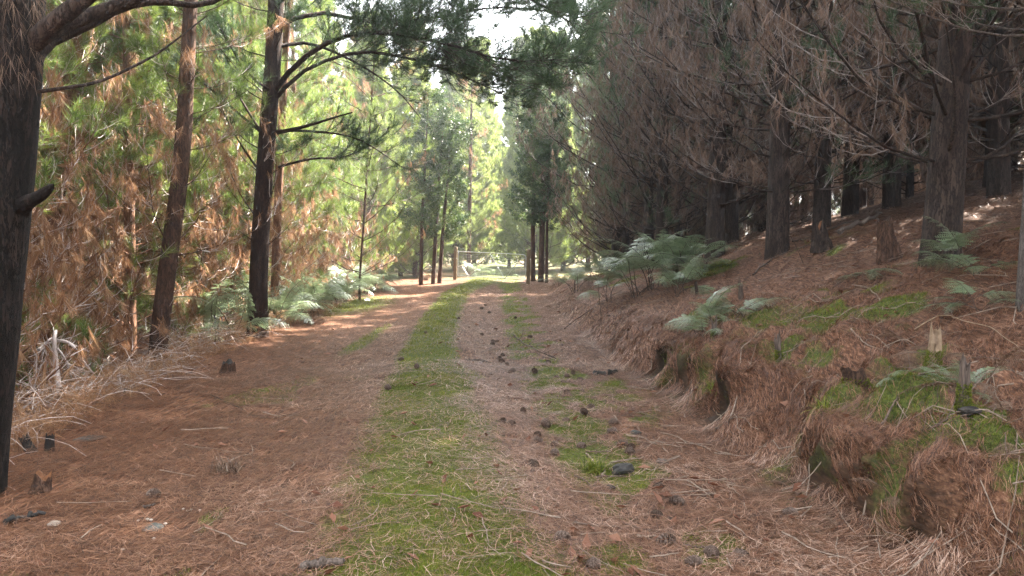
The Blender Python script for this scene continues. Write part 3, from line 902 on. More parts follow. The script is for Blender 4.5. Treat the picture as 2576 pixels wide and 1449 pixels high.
# ---- the big pine by the track on the left, with boughs arching over the track
def big_pine():
    rng = np.random.default_rng(5)
    D = gp(650, 848)[1]
    base = gp(648, 848)
    root = thing("pine_tree", "big bare-trunked pine on the track's left shoulder, its boughs arching over the track", "tree", base)
    L = lambda pts: np.array([at(*p) for p in pts]) - base
    tb, cb, db = Buf(), Buf(), Buf()
    stem = list(L([(650, 720, D), (655, 600, D), (668, 400, D + .05), (682, 220, D + .1), (692, 60, D + .15), (700, -120, D + .2), (706, -400, D + .3), (716, -900, D + .4), (726, -1500, D + .5)]))
    stem = [np.array([0, 0, -.4]), np.array([.01, 0, .25])] + stem
    rad = np.interp(np.linspace(0, 1, 14), [0, .1, .3, .6, 1], [.168, .148, .136, .11, .02])
    P, R = trunk_tube(tb, stem, rad, rng, 60, 22, 0, .34, .035)
    boughs = [
        ([(688, 232, 12.9), (742, 165, 12.6), (820, 110, 12.2), (905, 84, 11.9), (1010, 88, 11.6), (1130, 112, 11.3), (1270, 152, 11.), (1395, 150, 10.8)], .05),
        ([(684, 262, 12.9), (760, 182, 12.9), (900, 132, 12.8), (1050, 152, 12.7), (1160, 190, 12.6), (1270, 240, 12.5)], .04),
        ([(690, 70, 12.9), (800, 32, 13.2), (950, 58, 13.5), (1100, 44, 13.8), (1250, 18, 14), (1390, 30, 14.2)], .045),
        ([(694, 10, 12.9), (800, -60, 12.4), (960, -80, 12), (1150, -60, 11.8), (1320, -10, 11.5), (1440, 60, 11.3)], .045),
        ([(690, 120, 12.9), (780, 110, 13.3), (900, 160, 13.8), (1000, 230, 14.2), (1060, 300, 14.5)], .035),
        ([(690, 330, 12.9), (780, 330, 13.2), (900, 350, 13.6), (1010, 420, 14)], .028),
        ([(676, 338, 12.9), (760, 320, 12.6), (840, 296, 12.3), (886, 283, 12.1)], .034),
        ([(700, 420, 12.95), (780, 400, 13.3), (880, 390, 13.8), (980, 330, 14.4)], .026),
        ([(660, 335, 12.9), (600, 285, 12.5), (520, 215, 12.1), (440, 150, 11.8), (400, 70, 11.6)], .026),
        ([(655, 330, 12.9), (600, 240, 13), (540, 130, 13.2), (480, 20, 13.4)], .024),
        ([(652, 430, 12.9), (610, 370, 12.6), (565, 290, 12.4), (540, 200, 12.2)], .02),
        ([(640, 540, 12.9), (600, 480, 12.7), (560, 380, 12.5)], .017),
        ([(684, 230, 12.9), (620, 180, 12.2), (560, 80, 11.8), (500, -20, 11.6)], .026),
    ]
    BP = np.array([resample(L(p), 12) for p, r in boughs])
    BR = np.array([r * np.linspace(1, .22, 12) for p, r in boughs])
    lv = np.array([1, 1, 1, 1, 1, 1, 0, 1, 1, 1, 0, 0, 1], bool)
    long_ = np.arange(len(BP)) < 4
    clothe(tb, cb, db, BP[long_], BR[long_], lv[long_], rng, twigs=85, lets=6, tl=(.6, 1.4), nk=17, nw=.007, nl=.18, t0=.28, up=-.1, curl=.55, twig_r=.007)
    b = [6]
    V, Q = tubes(BP[b], BR[b] * 1.2, 6); tb.add(V, None, Q, 0)
    rest = (np.arange(len(BP)) > 6) | (np.arange(len(BP)) == 4) | (np.arange(len(BP)) == 5)
    clothe(tb, cb, db, BP[rest], BR[rest], lv[rest], rng, twigs=22, lets=4, tl=(.4, .9), nk=13, nw=.0055, t0=.3, up=.3, dead_keep=.6, twig_r=.006)
    # ring of green round the stem and the crown above the picture
    zt = stem[-1][2]
    ax = lambda h: np.array([np.interp(h, P[:, 2], P[:, 0]), np.interp(h, P[:, 2], P[:, 1]), h])
    hg = list(np.arange(3.2, zt - .3, .75))
    P2, R2 = whorled(ax, hg, zt, rng, 3.5, lambda f: 1.9 * (1 - .6 * f), lambda f: .25, lambda f: .9)
    clothe(tb, cb, db, P2, R2, np.ones(len(P2), bool), rng, twigs=9, lets=3, nk=13, nw=.0045, full_z=6.5)
    hg = [1.5, 2.1, 2.7]
    P2, R2 = whorled(ax, hg, zt, rng, 3, lambda f: 1.3, lambda f: .5, lambda f: 1.2, rad=.014)
    clothe(tb, cb, db, P2, R2, np.zeros(len(P2), bool), rng, twigs=6, lets=2, dead_keep=.35)
    obj("trunk", tb.mesh("big_pine_trunk", ['bark_umber', 'twig_grey'], True), root)
    obj("crown", cb.mesh("big_pine_crown", ['needle_deep', 'twig_dark']), root)
    obj("dead_foliage", db.mesh("big_pine_dead", ['needle_orange_lit', 'twig_pale']), root)


big_pine()


# ---- the near trunk cut by the left edge of the photograph
def near_pine():
    rng = np.random.default_rng(6)
    Y = 4.7
    base = at(-78, 1235, Y); base[2] = float(height(base[0], base[1]))
    root = thing("pine_tree", "nearest pine, its dark leaning trunk cut by the left edge, with three thick boughs", "tree", base)
    L = lambda pts: np.array([at(*p) for p in pts]) - base
    tb, db, cb = Buf(), Buf(), Buf()
    stem = [np.array([-.03, 0, -.4])] + list(L([(-78, 1235, Y), (-60, 1050, Y), (-38, 850, Y), (-22, 650, Y), (-8, 520, Y), (4, 380, Y), (20, 200, Y), (26, 60, Y), (38, -150, Y), (70, -600, Y), (120, -1400, Y), (160, -2400, Y + .3), (180, -3400, Y + .5)]))
    rad = np.interp(np.linspace(0, 1, 20), [0, .12, .35, .6, 1], [.2, .185, .175, .13, .02])
    P, R = trunk_tube(tb, stem, rad, rng, 90, 24, 0, .15, .05)
    # stub of a snapped branch
    st = L([(45, 525, Y), (75, 505, Y - .1), (105, 490, Y - .15), (128, 470, Y - .2)])
    V, Q = tubes(resample(st, 8)[None], np.interp(np.linspace(0, 1, 8), [0, .2, .7, 1], [.075, .05, .036, .02])[None], 8)
    tb.add(V, None, Q, 0)
    e = V.reshape(8, 8, 3)[-1]
    tb.add(np.vstack([e, (e.mean(0) + (st[-1] - st[-2]) * .35)[None]]), [[j, (j + 1) % 8, 8] for j in range(8)], None, 0)
    bl = [([(70, 120, Y), (110, 80, Y - .05), (170, 30, Y - .1), (260, -40, Y - .1), (420, -150, Y), (640, -300, Y)], .052),
          ([(75, 118, Y), (135, 75, Y + .1), (235, 35, Y + .25), (330, 0, Y + .35), (450, -60, Y + .6), (700, -170, Y + .9)], .045),
          ([(80, 165, Y), (130, 105, Y + .2), (220, 65, Y + .35), (310, 18, Y + .5), (400, 4, Y + .7), (520, 10, Y + .9), (640, -60, Y + 1.2)], .032),
          ([(80, 232, Y), (160, 222, Y + .1), (250, 205, Y + .3), (340, 165, Y + .5), (410, 125, Y + .7), (520, 40, Y + 1.)], .011)]
    for pts, r in bl:
        p = resample(L(pts), 14)
        V, Q = tubes(p[None], (r * np.linspace(1.15, .45, 14))[None], 8)
        b = Buf(); b.add(V, None, Q, 0)
        obj("bough", b.mesh("bough", ['bark_dark'], True), root)
    # dead needles caught on the trunk above the boughs
    n = 90
    a = rng.uniform(-1.2, 1.2, n) - 1.0; hz = rng.uniform(2.55, 3.1, n)
    c = np.stack([np.interp(hz, P[:, 2], P[:, 0]), np.interp(hz, P[:, 2], P[:, 1]), hz], -1)
    rr = np.interp(hz, P[:, 2], R)
    pos = c + np.stack([np.cos(a), np.sin(a), a * 0], -1) * (rr + .004)[:, None]
    V, T, t = needles(pos, unit(np.stack([np.cos(a) * .2, np.sin(a) * .2, -1 + 0 * a], -1)), .16, .0022, 6, rng, (.02, .7), 0, .05)
    db.add(V, T, None, 0, t)
    # crown above the frame
    ax = lambda h: np.array([np.interp(h, P[:, 2], P[:, 0]), np.interp(h, P[:, 2], P[:, 1]), h])
    zt = P[-1, 2]
    P2, R2 = whorled(ax, list(np.arange(4.6, zt - .2, .55)), zt, rng, 4.5, lambda f: 2.6 * (1 - .6 * f), lambda f: .25, lambda f: .9)
    clothe(tb, cb, None, P2, R2, np.ones(len(P2), bool), rng, twigs=7, lets=2, nk=9, nw=.013, nl=.2)
    obj("trunk", tb.mesh("near_trunk", ['bark_black', 'twig_dark'], True), root)
    obj("dead_foliage", db.mesh("near_dead", ['needle_brown_shaded', 'twig_pale']), root)
    obj("crown", cb.mesh("near_crown", ['needle_deep', 'twig_dark']), root)


near_pine()


# ---- leaning trunks of the left thicket that can be told apart
def lean_pine(label, pts, rad, seed, mats, hb=1.0, blen=1.6, live0=2.0, dens=8, top=5.0):
    rng = np.random.default_rng(seed)
    W = np.array([at(*p) for p in pts])
    base = W[0].copy(); base[2] = float(height(base[0], base[1]))
    W = W - base
    d = unit(W[-1] - W[-2])
    W = np.concatenate([[[W[0, 0], W[0, 1], -.4]], W, [W[-1] + d * top * .5 + [0, 0, .2], W[-1] + d * top + [0, 0, .6]]])
    root = thing("pine_tree", label, "tree", base)
    tb, cb, db = Buf(), Buf(), Buf()
    P, R = trunk_tube(tb, W, [rad, rad * .95, rad * .85, rad * .7, rad * .45, .02], rng, 46, 16, 0, .25, .05)
    ax = lambda h: np.array([np.interp(h, P[:, 2], P[:, 0]), np.interp(h, P[:, 2], P[:, 1]), h])
    zt = P[-1, 2]
    P2, R2 = whorled(ax, list(np.arange(hb, zt - .2, .48)), zt, rng, 4, lambda f: blen * (1 - .5 * f), lambda f: .25, lambda f: .9, rad=.014)
    lv = rng.random(len(P2)) < sstep(live0 - 1, live0 + 2.5, P2[:, 0, 2]) * .85
    clothe(tb, cb, db, P2, R2, lv, rng, twigs=dens, lets=3, nk=13, nw=.0042, dead_keep=.75, dl=.17)
    obj("trunk", tb.mesh("lean_trunk", [mats[0], mats[1]], True), root)
    if cb.n: obj("crown", cb.mesh("lean_crown", [mats[2], mats[1]]), root)
    if db.n: obj("dead_foliage", db.mesh("lean_dead", [mats[3], mats[1]]), root)


lean_pine("leaning pine with a bare lower trunk, left of the big pine and the ferns", [(398, 880, 10.8), (425, 650, 10.8), (448, 480, 10.8), (462, 330, 10.8), (472, 150, 10.8)], .125, 21, ['bark_brown'] + LM[1:], 1.6, 1.7, 2.2)
lean_pine("reddish pine leaning right behind the nearest trunk, hung with orange needles", [(112, 800, 10.8), (140, 560, 10.8), (165, 330, 10.8), (205, 110, 10.8), (225, -40, 10.8)], .165, 22, LM, .5, 1.7, 3.2)
lean_pine("thin reddish sunlit stem close behind the big pine's trunk", [(690, 780, 15.2), (700, 500, 15.2), (712, 250, 15.2), (722, 60, 15.2)], .085, 23, LM, 1.3, 1.6, 1.4)
lean_pine("thin dark stem in the shade just left of the big pine's foot", [(612, 700, 17.5), (620, 500, 17.5), (628, 300, 17.5)], .14, 24, ['bark_brown'] + LM[1:], 1.5, 2, 1.6)
lean_pine("young pine whose bright green boughs reach over the bracken left of the track", [(905, 705, 21.0), (915, 560, 21.), (925, 400, 21.), (935, 250, 21.)], .032, 25, ['bark_brown', 'twig_grey', 'needle_green', 'needle_orange_lit'], .7, 2.6, -.5, 10)


# ---- broad-leaved saplings by the gate
def broadleaf(label, stems, seed, crown_lo, crown_hi, spread, nleaf, group=None, leafs=.065):
    rng = np.random.default_rng(seed)
    base = at(*stems[0][0][0]); base[2] = float(height(base[0], base[1]))
    root = thing("broadleaf_tree", label, "tree", base, 0, group)
    cb = Buf()
    for pts, rad in stems:
        W = np.array([at(*p) for p in pts]) - base
        W[0, 2] = float(height(W[0, 0] + base[0], W[0, 1] + base[1])) - base[2] - .2
        tb = Buf()
        P, R = trunk_tube(tb, W, [rad, rad * .9, rad * .75, rad * .5, .012], rng, 36, 10, 0, .15, .05)
        zt = P[-1, 2]
        ax = lambda h: np.array([np.interp(h, P[:, 2], P[:, 0]), np.interp(h, P[:, 2], P[:, 1]), h])
        hs = list(np.linspace(crown_lo, min(crown_hi, zt - .1), int((min(crown_hi, zt) - crown_lo) / .22)))
        BP, BR = whorled(ax, hs, zt, rng, 2.4, lambda f: spread * (1 - .3 * f), lambda f: .55, lambda f: .75, rad=.012)
        V, Q = tubes(BP, BR, 4); tb.add(V, None, Q, 0)
        tw, ti, tt = spawn(BP, 8, .25, 1, (.4, 1.2), .3, .7, 5, rng, .15, .3)
        V, Q = tubes(tw, np.full((len(tw), 5), .005) * np.linspace(1, .4, 5)[None], 3); cb.add(V, None, Q, 1)
        m = max(2, int(nleaf / max(len(tw), 1)))
        c, tan = along(np.repeat(tw, m, 0), rng.uniform(.15, 1, len(tw) * m))
        n = len(c)
        c = c + rng.normal(0, .04, c.shape)
        a = unit(tan + rng.normal(0, .7, c.shape) + [0, 0, -.25])
        b = unit(np.cross(a, rng.normal(0, 1, c.shape)))
        s = leafs * rng.uniform(.6, 1.2, n)[:, None]
        V = np.stack([c, c + a * s * .5 + b * s * .28, c + a * s, c + a * s * .5 - b * s * .28], 1).reshape(-1, 3)
        cl = fbm(c[:, 0] * 1.2, c[:, 2] * 1.2, seed, 3)
        cb.add(V, None, np.arange(n * 4).reshape(-1, 4), 0, np.repeat(np.clip(cl * 1.1 - .1 + rng.normal(0, .2, n), 0, 1), 4))
        obj("trunk", tb.mesh("sapling_trunk", ['bark_brown', 'twig_grey'], True), root)
    obj("crown", cb.mesh("sapling_crown", ['leaf_dark', 'twig_grey']), root)


YS = 27.3
broadleaf("small-leaved sapling with three dark slim stems left of the gate", [([(1058, 690, YS), (1062, 560, YS), (1070, 400, YS), (1078, 250, YS)], .075), ([(1088, 695, YS + .4), (1098, 560, YS + .4), (1108, 400, YS + .4), (1118, 290, YS + .4)], .08), ([(1104, 688, YS + .8), (1116, 560, YS + .8), (1128, 440, YS + .8), (1140, 330, YS + .8)], .08)],
          31, 1.5, 6.4, 1.35, 20000)
broadleaf("twin-stemmed small-leaved tree just right of the gate's right post", [([(1341, 702, 29.6), (1341, 560, 29.6), (1345, 400, 29.6), (1352, 250, 29.6), (1360, 150, 29.6)], .1), ([(1360, 705, 29.2), (1366, 500, 29.2), (1374, 320, 29.2), (1388, 180, 29.2), (1398, 60, 29.2)], .12), ([(1375, 705, 28.8), (1376, 560, 28.8), (1380, 420, 28.8), (1386, 300, 28.8)], .065)],
          32, 2.0, 8.8, 1.4, 34000)


# ------------------------------------------------------------------ bracken
def frond_mesh(seed, L, e0, e1, width, mat, pairs=13, curlt=0.0):
    rng = np.random.default_rng(seed)
    K = 24
    sp = shoots(np.zeros((1, 3)), np.array([0.]), np.array([e0]), np.array([e1]), np.array([L]), K, rng, .03)[0]
    b = Buf()
    V, Q = tubes(sp[None], (.0055 * np.linspace(1, .25, K))[None], 4); b.add(V, None, Q, 1, .35)
    t0 = rng.uniform(.3, .4)
    u = (np.arange(pairs) + .5) / pairs
    for sgn in (-1, 1):
        t = t0 + (1 - t0) * (u + rng.normal(0, .008, pairs))
        o, tan = along(np.repeat(sp[None], pairs, 0), np.clip(t, 0, .999))
        nrm = unit(np.cross(tan, np.array([0, 1., 0]))); nrm = np.where(nrm[:, 2:3] < 0, -nrm, nrm)
        lat = np.cross(nrm, tan) * sgn
        env = (1 - u) ** .8 * (.6 + .4 * np.minimum(1, u * 5)) + .04
        pl = width * L * env * rng.uniform(.85, 1.1, pairs)
        d = unit(lat * 1. + tan * (.35 + .5 * u[:, None]) - nrm * (rng.uniform(.0, .25, pairs)[:, None]) + rng.normal(0, .05, (pairs, 3)))
        sd = unit(np.cross(nrm, d))
        m = 9
        w = (np.arange(m) + .3) / m
        for s2 in (-1, 1):
            W = np.broadcast_to(w, (pairs, m))
            dr = np.array([0, 0, -1.]) * (W ** 2 * pl[:, None] * .22)[:, :, None]
            B = o[:, None] + d[:, None] * (pl[:, None] * W)[:, :, None] + dr
            ql = (pl[:, None] * .2 * (1 - W) ** .7 + .005) * rng.uniform(.85, 1.15, (pairs, m))
            hw = pl[:, None] / m * .24
            tip = B + (sd[:, None] * s2 + d[:, None] * .45) * ql[:, :, None] - nrm[:, None] * (ql * (.12 + curlt))[:, :, None]
            mid = B + (sd[:, None] * s2 * .5 + d[:, None] * .5) * ql[:, :, None]
            V = np.stack([B - d[:, None] * hw[:, :, None], tip, mid * .6 + tip * .4 + d[:, None] * hw[:, :, None] * .7, B + d[:, None] * hw[:, :, None]], 2).reshape(-1, 3)
            tt = np.clip(.5 + rng.normal(0, .1, pairs * m) + np.repeat(rng.normal(0, .12, pairs), m), 0, 1)
            b.add(V, None, np.arange(pairs * m * 4).reshape(-1, 4), 0, np.repeat(tt, 4))
    return b.mesh("frond", [mat, 'twig_dark' if mat == 'fern' else 'stick_brown'])


FR = [frond_mesh(400 + i, 1.0, math.radians(86 - 5 * (i % 3)), math.radians(-8 - 12 * (i % 4)), .25 + .02 * (i % 3), 'fern') for i in range(6)]
FRL = [frond_mesh(420 + i, .9, math.radians(48 - 6 * (i % 3)), math.radians(-20 - 6 * (i % 3)), .3, 'fern') for i in range(4)]
FRD = [frond_mesh(440 + i, .8, math.radians(30 + 8 * (i % 3)), math.radians(-35), .24, 'fern_dead', 13, .5) for i in range(4)]
FT = np.random.default_rng(91)


def fern(P, n, scale, label, fr=FR, az=None, spreadaz=6.28, group=None, tilt=.25, name="bracken_fern"):
    P = np.array(P, float)
    root = thing(name, label, "fern", P, 0, group)
    a0 = FT.uniform(0, 6.28) if az is None else az
    for k in range(n):
        a = a0 + (k + .5 - n / 2) / n * spreadaz + FT.normal(0, .2)
        s = scale * FT.uniform(.75, 1.12)
        f = obj("frond", fr[FT.integers(len(fr))], root, (FT.normal(0, .06) * scale, FT.normal(0, .06) * scale, -.02), (FT.normal(0, tilt), FT.normal(0, tilt), a))
        f.scale = (s, s, s)
    return root


g1 = "bracken along the left shoulder of the track"
for i in range(30):
    y = 13.6 + i * .44
    x = float(xl(y)) - FT.uniform(.0, .5) - .15 * (i % 3)
    fern((x, y, float(height(x, y))), 7, FT.uniform(1.25, 1.6), "pale green bracken clump in the bank of ferns along the track's left shoulder", FR, None, 6.28, g1)
fern(gp(735, 795), 10, 1.55, "nearest bracken just right of the big pine's trunk, its fronds silvery", FR)
fern(at(560, 840, 12.2) * [1, 1, 0] + [0, 0, float(height(*at(560, 840, 12.2)[:2]))], 9, 1.5, "bracken left of the big pine's foot with bright lit fronds", FR)
fern(at(500, 830, 13.0) * [1, 1, 0] + [0, 0, float(height(*at(500, 830, 13.)[:2]))], 8, 1.4, "bracken beside the leaning pine, half in shade", FR)
fern(gp(452, 905), 4, .5, "small grey-green fern low in the dry brush left of the cut stump", FRL)

g2 = "bracken on the crest of the right bank"
for i, (px, py, sc) in enumerate([(1552, 668, .95), (1590, 655, 1.0), (1630, 640, 1.05), (1668, 632, 1.05), (1705, 622, .95), (1745, 622, 1.0), (1785, 612, .95), (1620, 668, .9), (1690, 655, .85)]):
    fern(gp(px - 24, py - 20), 7, sc * 1.45, "pale bracken in the thick clump on the crest of the right bank", FR, None, 6.28, g2)
for px, py, sc, n, lab in [(1448, 735, .95, 7, "bracken on the bank just right of the gate post, fronds arching down to the track"),
                           (1498, 712, 1.0, 7, "pale bluish bracken on the bank between the gate post and the crest clump"),
                           (1402, 722, .7, 5, "lowest bracken at the bank's far end, nearest the right gate post"),
                           (1530, 760, .75, 5, "loose bracken with bare stalks below the crest clump"),
                           (1712, 745, .85, 7, "pale bracken on the slope below the crest clump, left of the two dark pine trunks"),
                           (1770, 565, .7, 4, "tall shaded bracken frond standing behind the crest clump"),
                           (1800, 830, .62, 8, "wide bluish bracken in the middle of the right slope, by the short stakes"),
                           (1862, 800, .6, 7, "bluish bracken beside the upright grey stake on the right slope"),
                           (1770, 860, .5, 6, "low bracken with a frond hanging towards the mossy spike"),
                           (2195, 690, .55, 7, "low green fern in front of the broken orange stump"),
                           (2390, 678, .62, 7, "large green fern at the foot of the right-hand plated pine"),
                           (2445, 695, .6, 5, "green fern right of the large one at the plated pine's foot"),
                           (2425, 775, .45, 3, "small flat fern above the pale dead bracken"),
                           (2475, 790, .55, 3, "low fern with flat fronds near the right edge"),
                           (2290, 1010, .3, 5, "tiny pale fern beside the mossy broken stake"),
                           (2418, 1000, .34, 6, "small pale fern drooping over the mossy stake near the right edge")]:
    p = gp(px, py)
    fern(p, n + 1, sc * 1.2, lab, FR if sc > .6 else FRL)
for px, py, sc, n, lab in [(2300, 880, .6, 5, "bleached dead bracken lying on the slope left of the straw-coloured stem"),
                           (2390, 930, .6, 5, "bleached dead bracken between the mossy broken stake and the right edge"),
                           (2480, 1000, .6, 6, "brown dead bracken near the right edge, above the mossy stake's foot"),
                           (2520, 1120, .5, 5, "brown dead bracken low at the right edge"),
                           (2250, 1270, .38, 5, "dead bracken hanging over the dark hollow in the bank"),
                           (1990, 1240, .36, 5, "small brown dead bracken at the foot of the upright pale stick"),
                           (2105, 1350, .36, 5, "brown dead bracken on the bank at the bottom of the picture"),
                           (2160, 1200, .34, 4, "curled dead bracken on the bank beside the long crooked stick"),
                           (1400, 780, .5, 5, "reddish dead bracken at the bank's toe near the gate post"),
                           (1460, 760, .5, 5, "brown dead bracken under the pale bracken of the bank's far end"),
                           (200, 935, .7, 6, "orange dead bracken in the dry brush under the left thicket"),
                           (330, 900, .7, 6, "dead bracken in the dry brush in front of the leaning pine"),
                           (790, 815, .5, 5, "dry bracken at the foot of the silvery fern right of the big pine")]:
    p = gp(px, py)
    fern(p, n, sc, lab, FRD, None, 6.28, None, .35, "dead_bracken")


# ------------------------------------------------------------------ the gate
RB = gp(1329, 716); LB = at(1144.6, 701, 30.2); LB[2] = float(height(LB[0], LB[1])) 
gdir = (RB - LB) * [1, 1, 0]
gn = np.array([gdir[1], -gdir[0], 0]) / np.linalg.norm(gdir)


def G(zx, zy):
    """a point of the gate's plane"""
    d = ray(1073.3 + zx * .13025, 576.9 + zy * .13025)
    o = np.array([0, 0, CAM_H])
    return o + d * ((LB - o) @ gn) / (d @ gn)


def post(label, base, top_z, r, seed, lean=(0, 0)):
    rng = np.random.default_rng(seed)
    H = top_z - base[2]
    b = Buf()
    sides = 14; k = 14
    h = np.linspace(-.4, H, k)
    a = np.arange(sides) / sides * 6.2832
    V = []
    for i, z in enumerate(h):
        rr = r * (1.05 - .1 * max(z, 0) / H) * (1 + .04 * np.cos(a * 3 + seed) + rng.normal(0, .012, sides))
        V.append(np.stack([np.cos(a) * rr + lean[0] * z, np.sin(a) * rr + lean[1] * z, np.full(sides, z)], -1))
    rr = r * .8
    V.append(np.stack([np.cos(a) * rr + lean[0] * H, np.sin(a) * rr, np.full(sides, H + .018)], -1))
    V = np.array(V)
    kk = len(V)
    Q = [[i * sides + j, i * sides + (j + 1) % sides, (i + 1) * sides + (j + 1) % sides, (i + 1) * sides + j] for i in range(kk - 1) for j in range(sides)]
    b.add(V.reshape(-1, 3), None, Q)
    cc = Buf(); c = np.vstack([V[-1], [[lean[0] * H, 0, H + .022]]])
    b.add(c, [[j, (j + 1) % sides, sides] for j in range(sides)], None, 1)
    o = obj("gate_post", b.mesh("gate_post", ['post_wood', 'wood_grey'], True), None, base)
    return tag(o, label, "post", "round timber gate posts")


zR = at(1330, 628.5, RB[1])[2]; zL = at(1147, 622, LB[1])[2]
post("weathered brown round gate post at the gate's latch end, right of the track", RB, zR, .072, 3, (.015, 0))
post("shaded round gate post at the gate's left end, half behind green sprays", LB, zL, .072, 4, (.03, 0))

gate = thing("farm_gate", "galvanised farm gate with a wire mesh infill closing the far end of the track", "gate", G(590, 905))
g0 = np.array(gate.location)


def rail(nm, pts, r, k=24, sides=8, smooth=False):
    p = np.array([G(*q) for q in pts]) - g0
    p = resample(p, k) if len(p) > 2 else np.linspace(p[0], p[1], 2)
    V, Q = tubes(p[None], np.full((1, len(p)), r), sides)
    b = Buf(); b.add(V, None, Q)
    return obj(nm, b.mesh(nm, ['galv'], True), gate)


rail("frame", [(600, 900), (606, 660), (612, 440), (620, 430), (900, 441), (1200, 455), (1500, 470), (1820, 486), (1868, 490), (1900, 506), (1918, 550), (1914, 760), (1904, 974), (1885, 977), (1500, 952), (1000, 922), (600, 900)], .0145, 150)
rail("brace", [(690, 720), (740, 800), (790, 882)], .014, 10)
rail("brace", [(800, 892), (830, 880), (940, 770), (1070, 612)], .01, 20)
rail("brace", [(1200, 458), (1225, 475), (1350, 690), (1500, 940)], .0125, 24)
rail("brace", [(1500, 945), (1540, 915), (1680, 740), (1800, 590), (1835, 572), (1914, 570)], .011, 40)
wb = Buf()
fr = np.concatenate([np.linspace(.09, .56, 8), np.linspace(.6, .955, 15)])
for f in fr:
    A = np.array([G(606, 435 + f * 465), G(1250, 458 + f * 478), G(1912, 500 + f * 474)]) - g0
    p = resample(A, 8); p[1:-1, 2] += rng.normal(0, .004, 6)
    V, Q = tubes(p[None], np.full((1, 8), .0032), 4); wb.add(V, None, Q)
for f in np.linspace(.08, .93, 13):
    A = np.array([G(606 + f * 1300, 432 + f * 62), G(603 + f * 1300, 900 + f * 74)]) - g0
    V, Q = tubes(A[None], np.full((1, 2), .0028), 4); wb.add(V, None, Q)
obj("wire_mesh", wb.mesh("wire_mesh", ['galv']), gate)
rail("latch", [(1900, 575), (1960, 580), (2010, 578)], .013, 8)
# chain and hinge
rail("hinge", [(590, 560), (560, 562)], .02)


# ------------------------------------------------------------------ cones, sticks, stumps and stones
def cone_mesh(seed, openk):
    rng = np.random.default_rng(seed)
    b = Buf()
    n = 110; g = 2.39996
    Lc, Rc = .105, .03
    prof = lambda t: Rc * np.sin(np.pi * np.clip(.1 + .86 * t, 0, 1)) ** .75
    # core
    k = 10; ts = np.linspace(0, 1, k)
    V, Q = tubes(np.stack([ts * Lc, ts * 0, ts * 0], -1)[None], (prof(ts) * .8)[None], 9); b.add(V, None, Q, 0)
    for i in range(n):
        t = (i + .5) / n; a = i * g
        r = prof(t); x = t * Lc
        rad = np.array([0, np.cos(a), np.sin(a)]); tg = np.array([0, -np.sin(a), np.cos(a)]); ax = np.array([1., 0, 0])
        out = unit(rad * (1 - .3 * openk) * (1.0) + ax * (.9 - 1.2 * openk * (1 - t)) + rng.normal(0, .06, 3))
        w = (.0075 + .004 * np.sin(np.pi * t)) * (.8 + .5 * openk)
        l = (.008 + .013 * openk) * (.6 + .5 * np.sin(np.pi * t))
        base = ax * x + rad * r * .7
        tip = base + out * (l + r * .3)
        up = unit(np.cross(out, tg))
        V = np.array([base - tg * w * .4, base + tg * w * .4, tip + tg * w, tip - tg * w, tip + out * .004 + up * .002, tip - up * .006 * 1.0 + out * -.002])
        b.add(V, [[3, 2, 4], [2, 5, 4], [5, 3, 4], [0, 5, 1]], [[0, 1, 2, 3]], 0)
        b.add(V[[3, 2, 4]] + up * .0012 + out * .001, [[0, 1, 2]], None, 1)
    me = b.mesh("pine_cone", ['cone', 'cone_tip'])
    return me


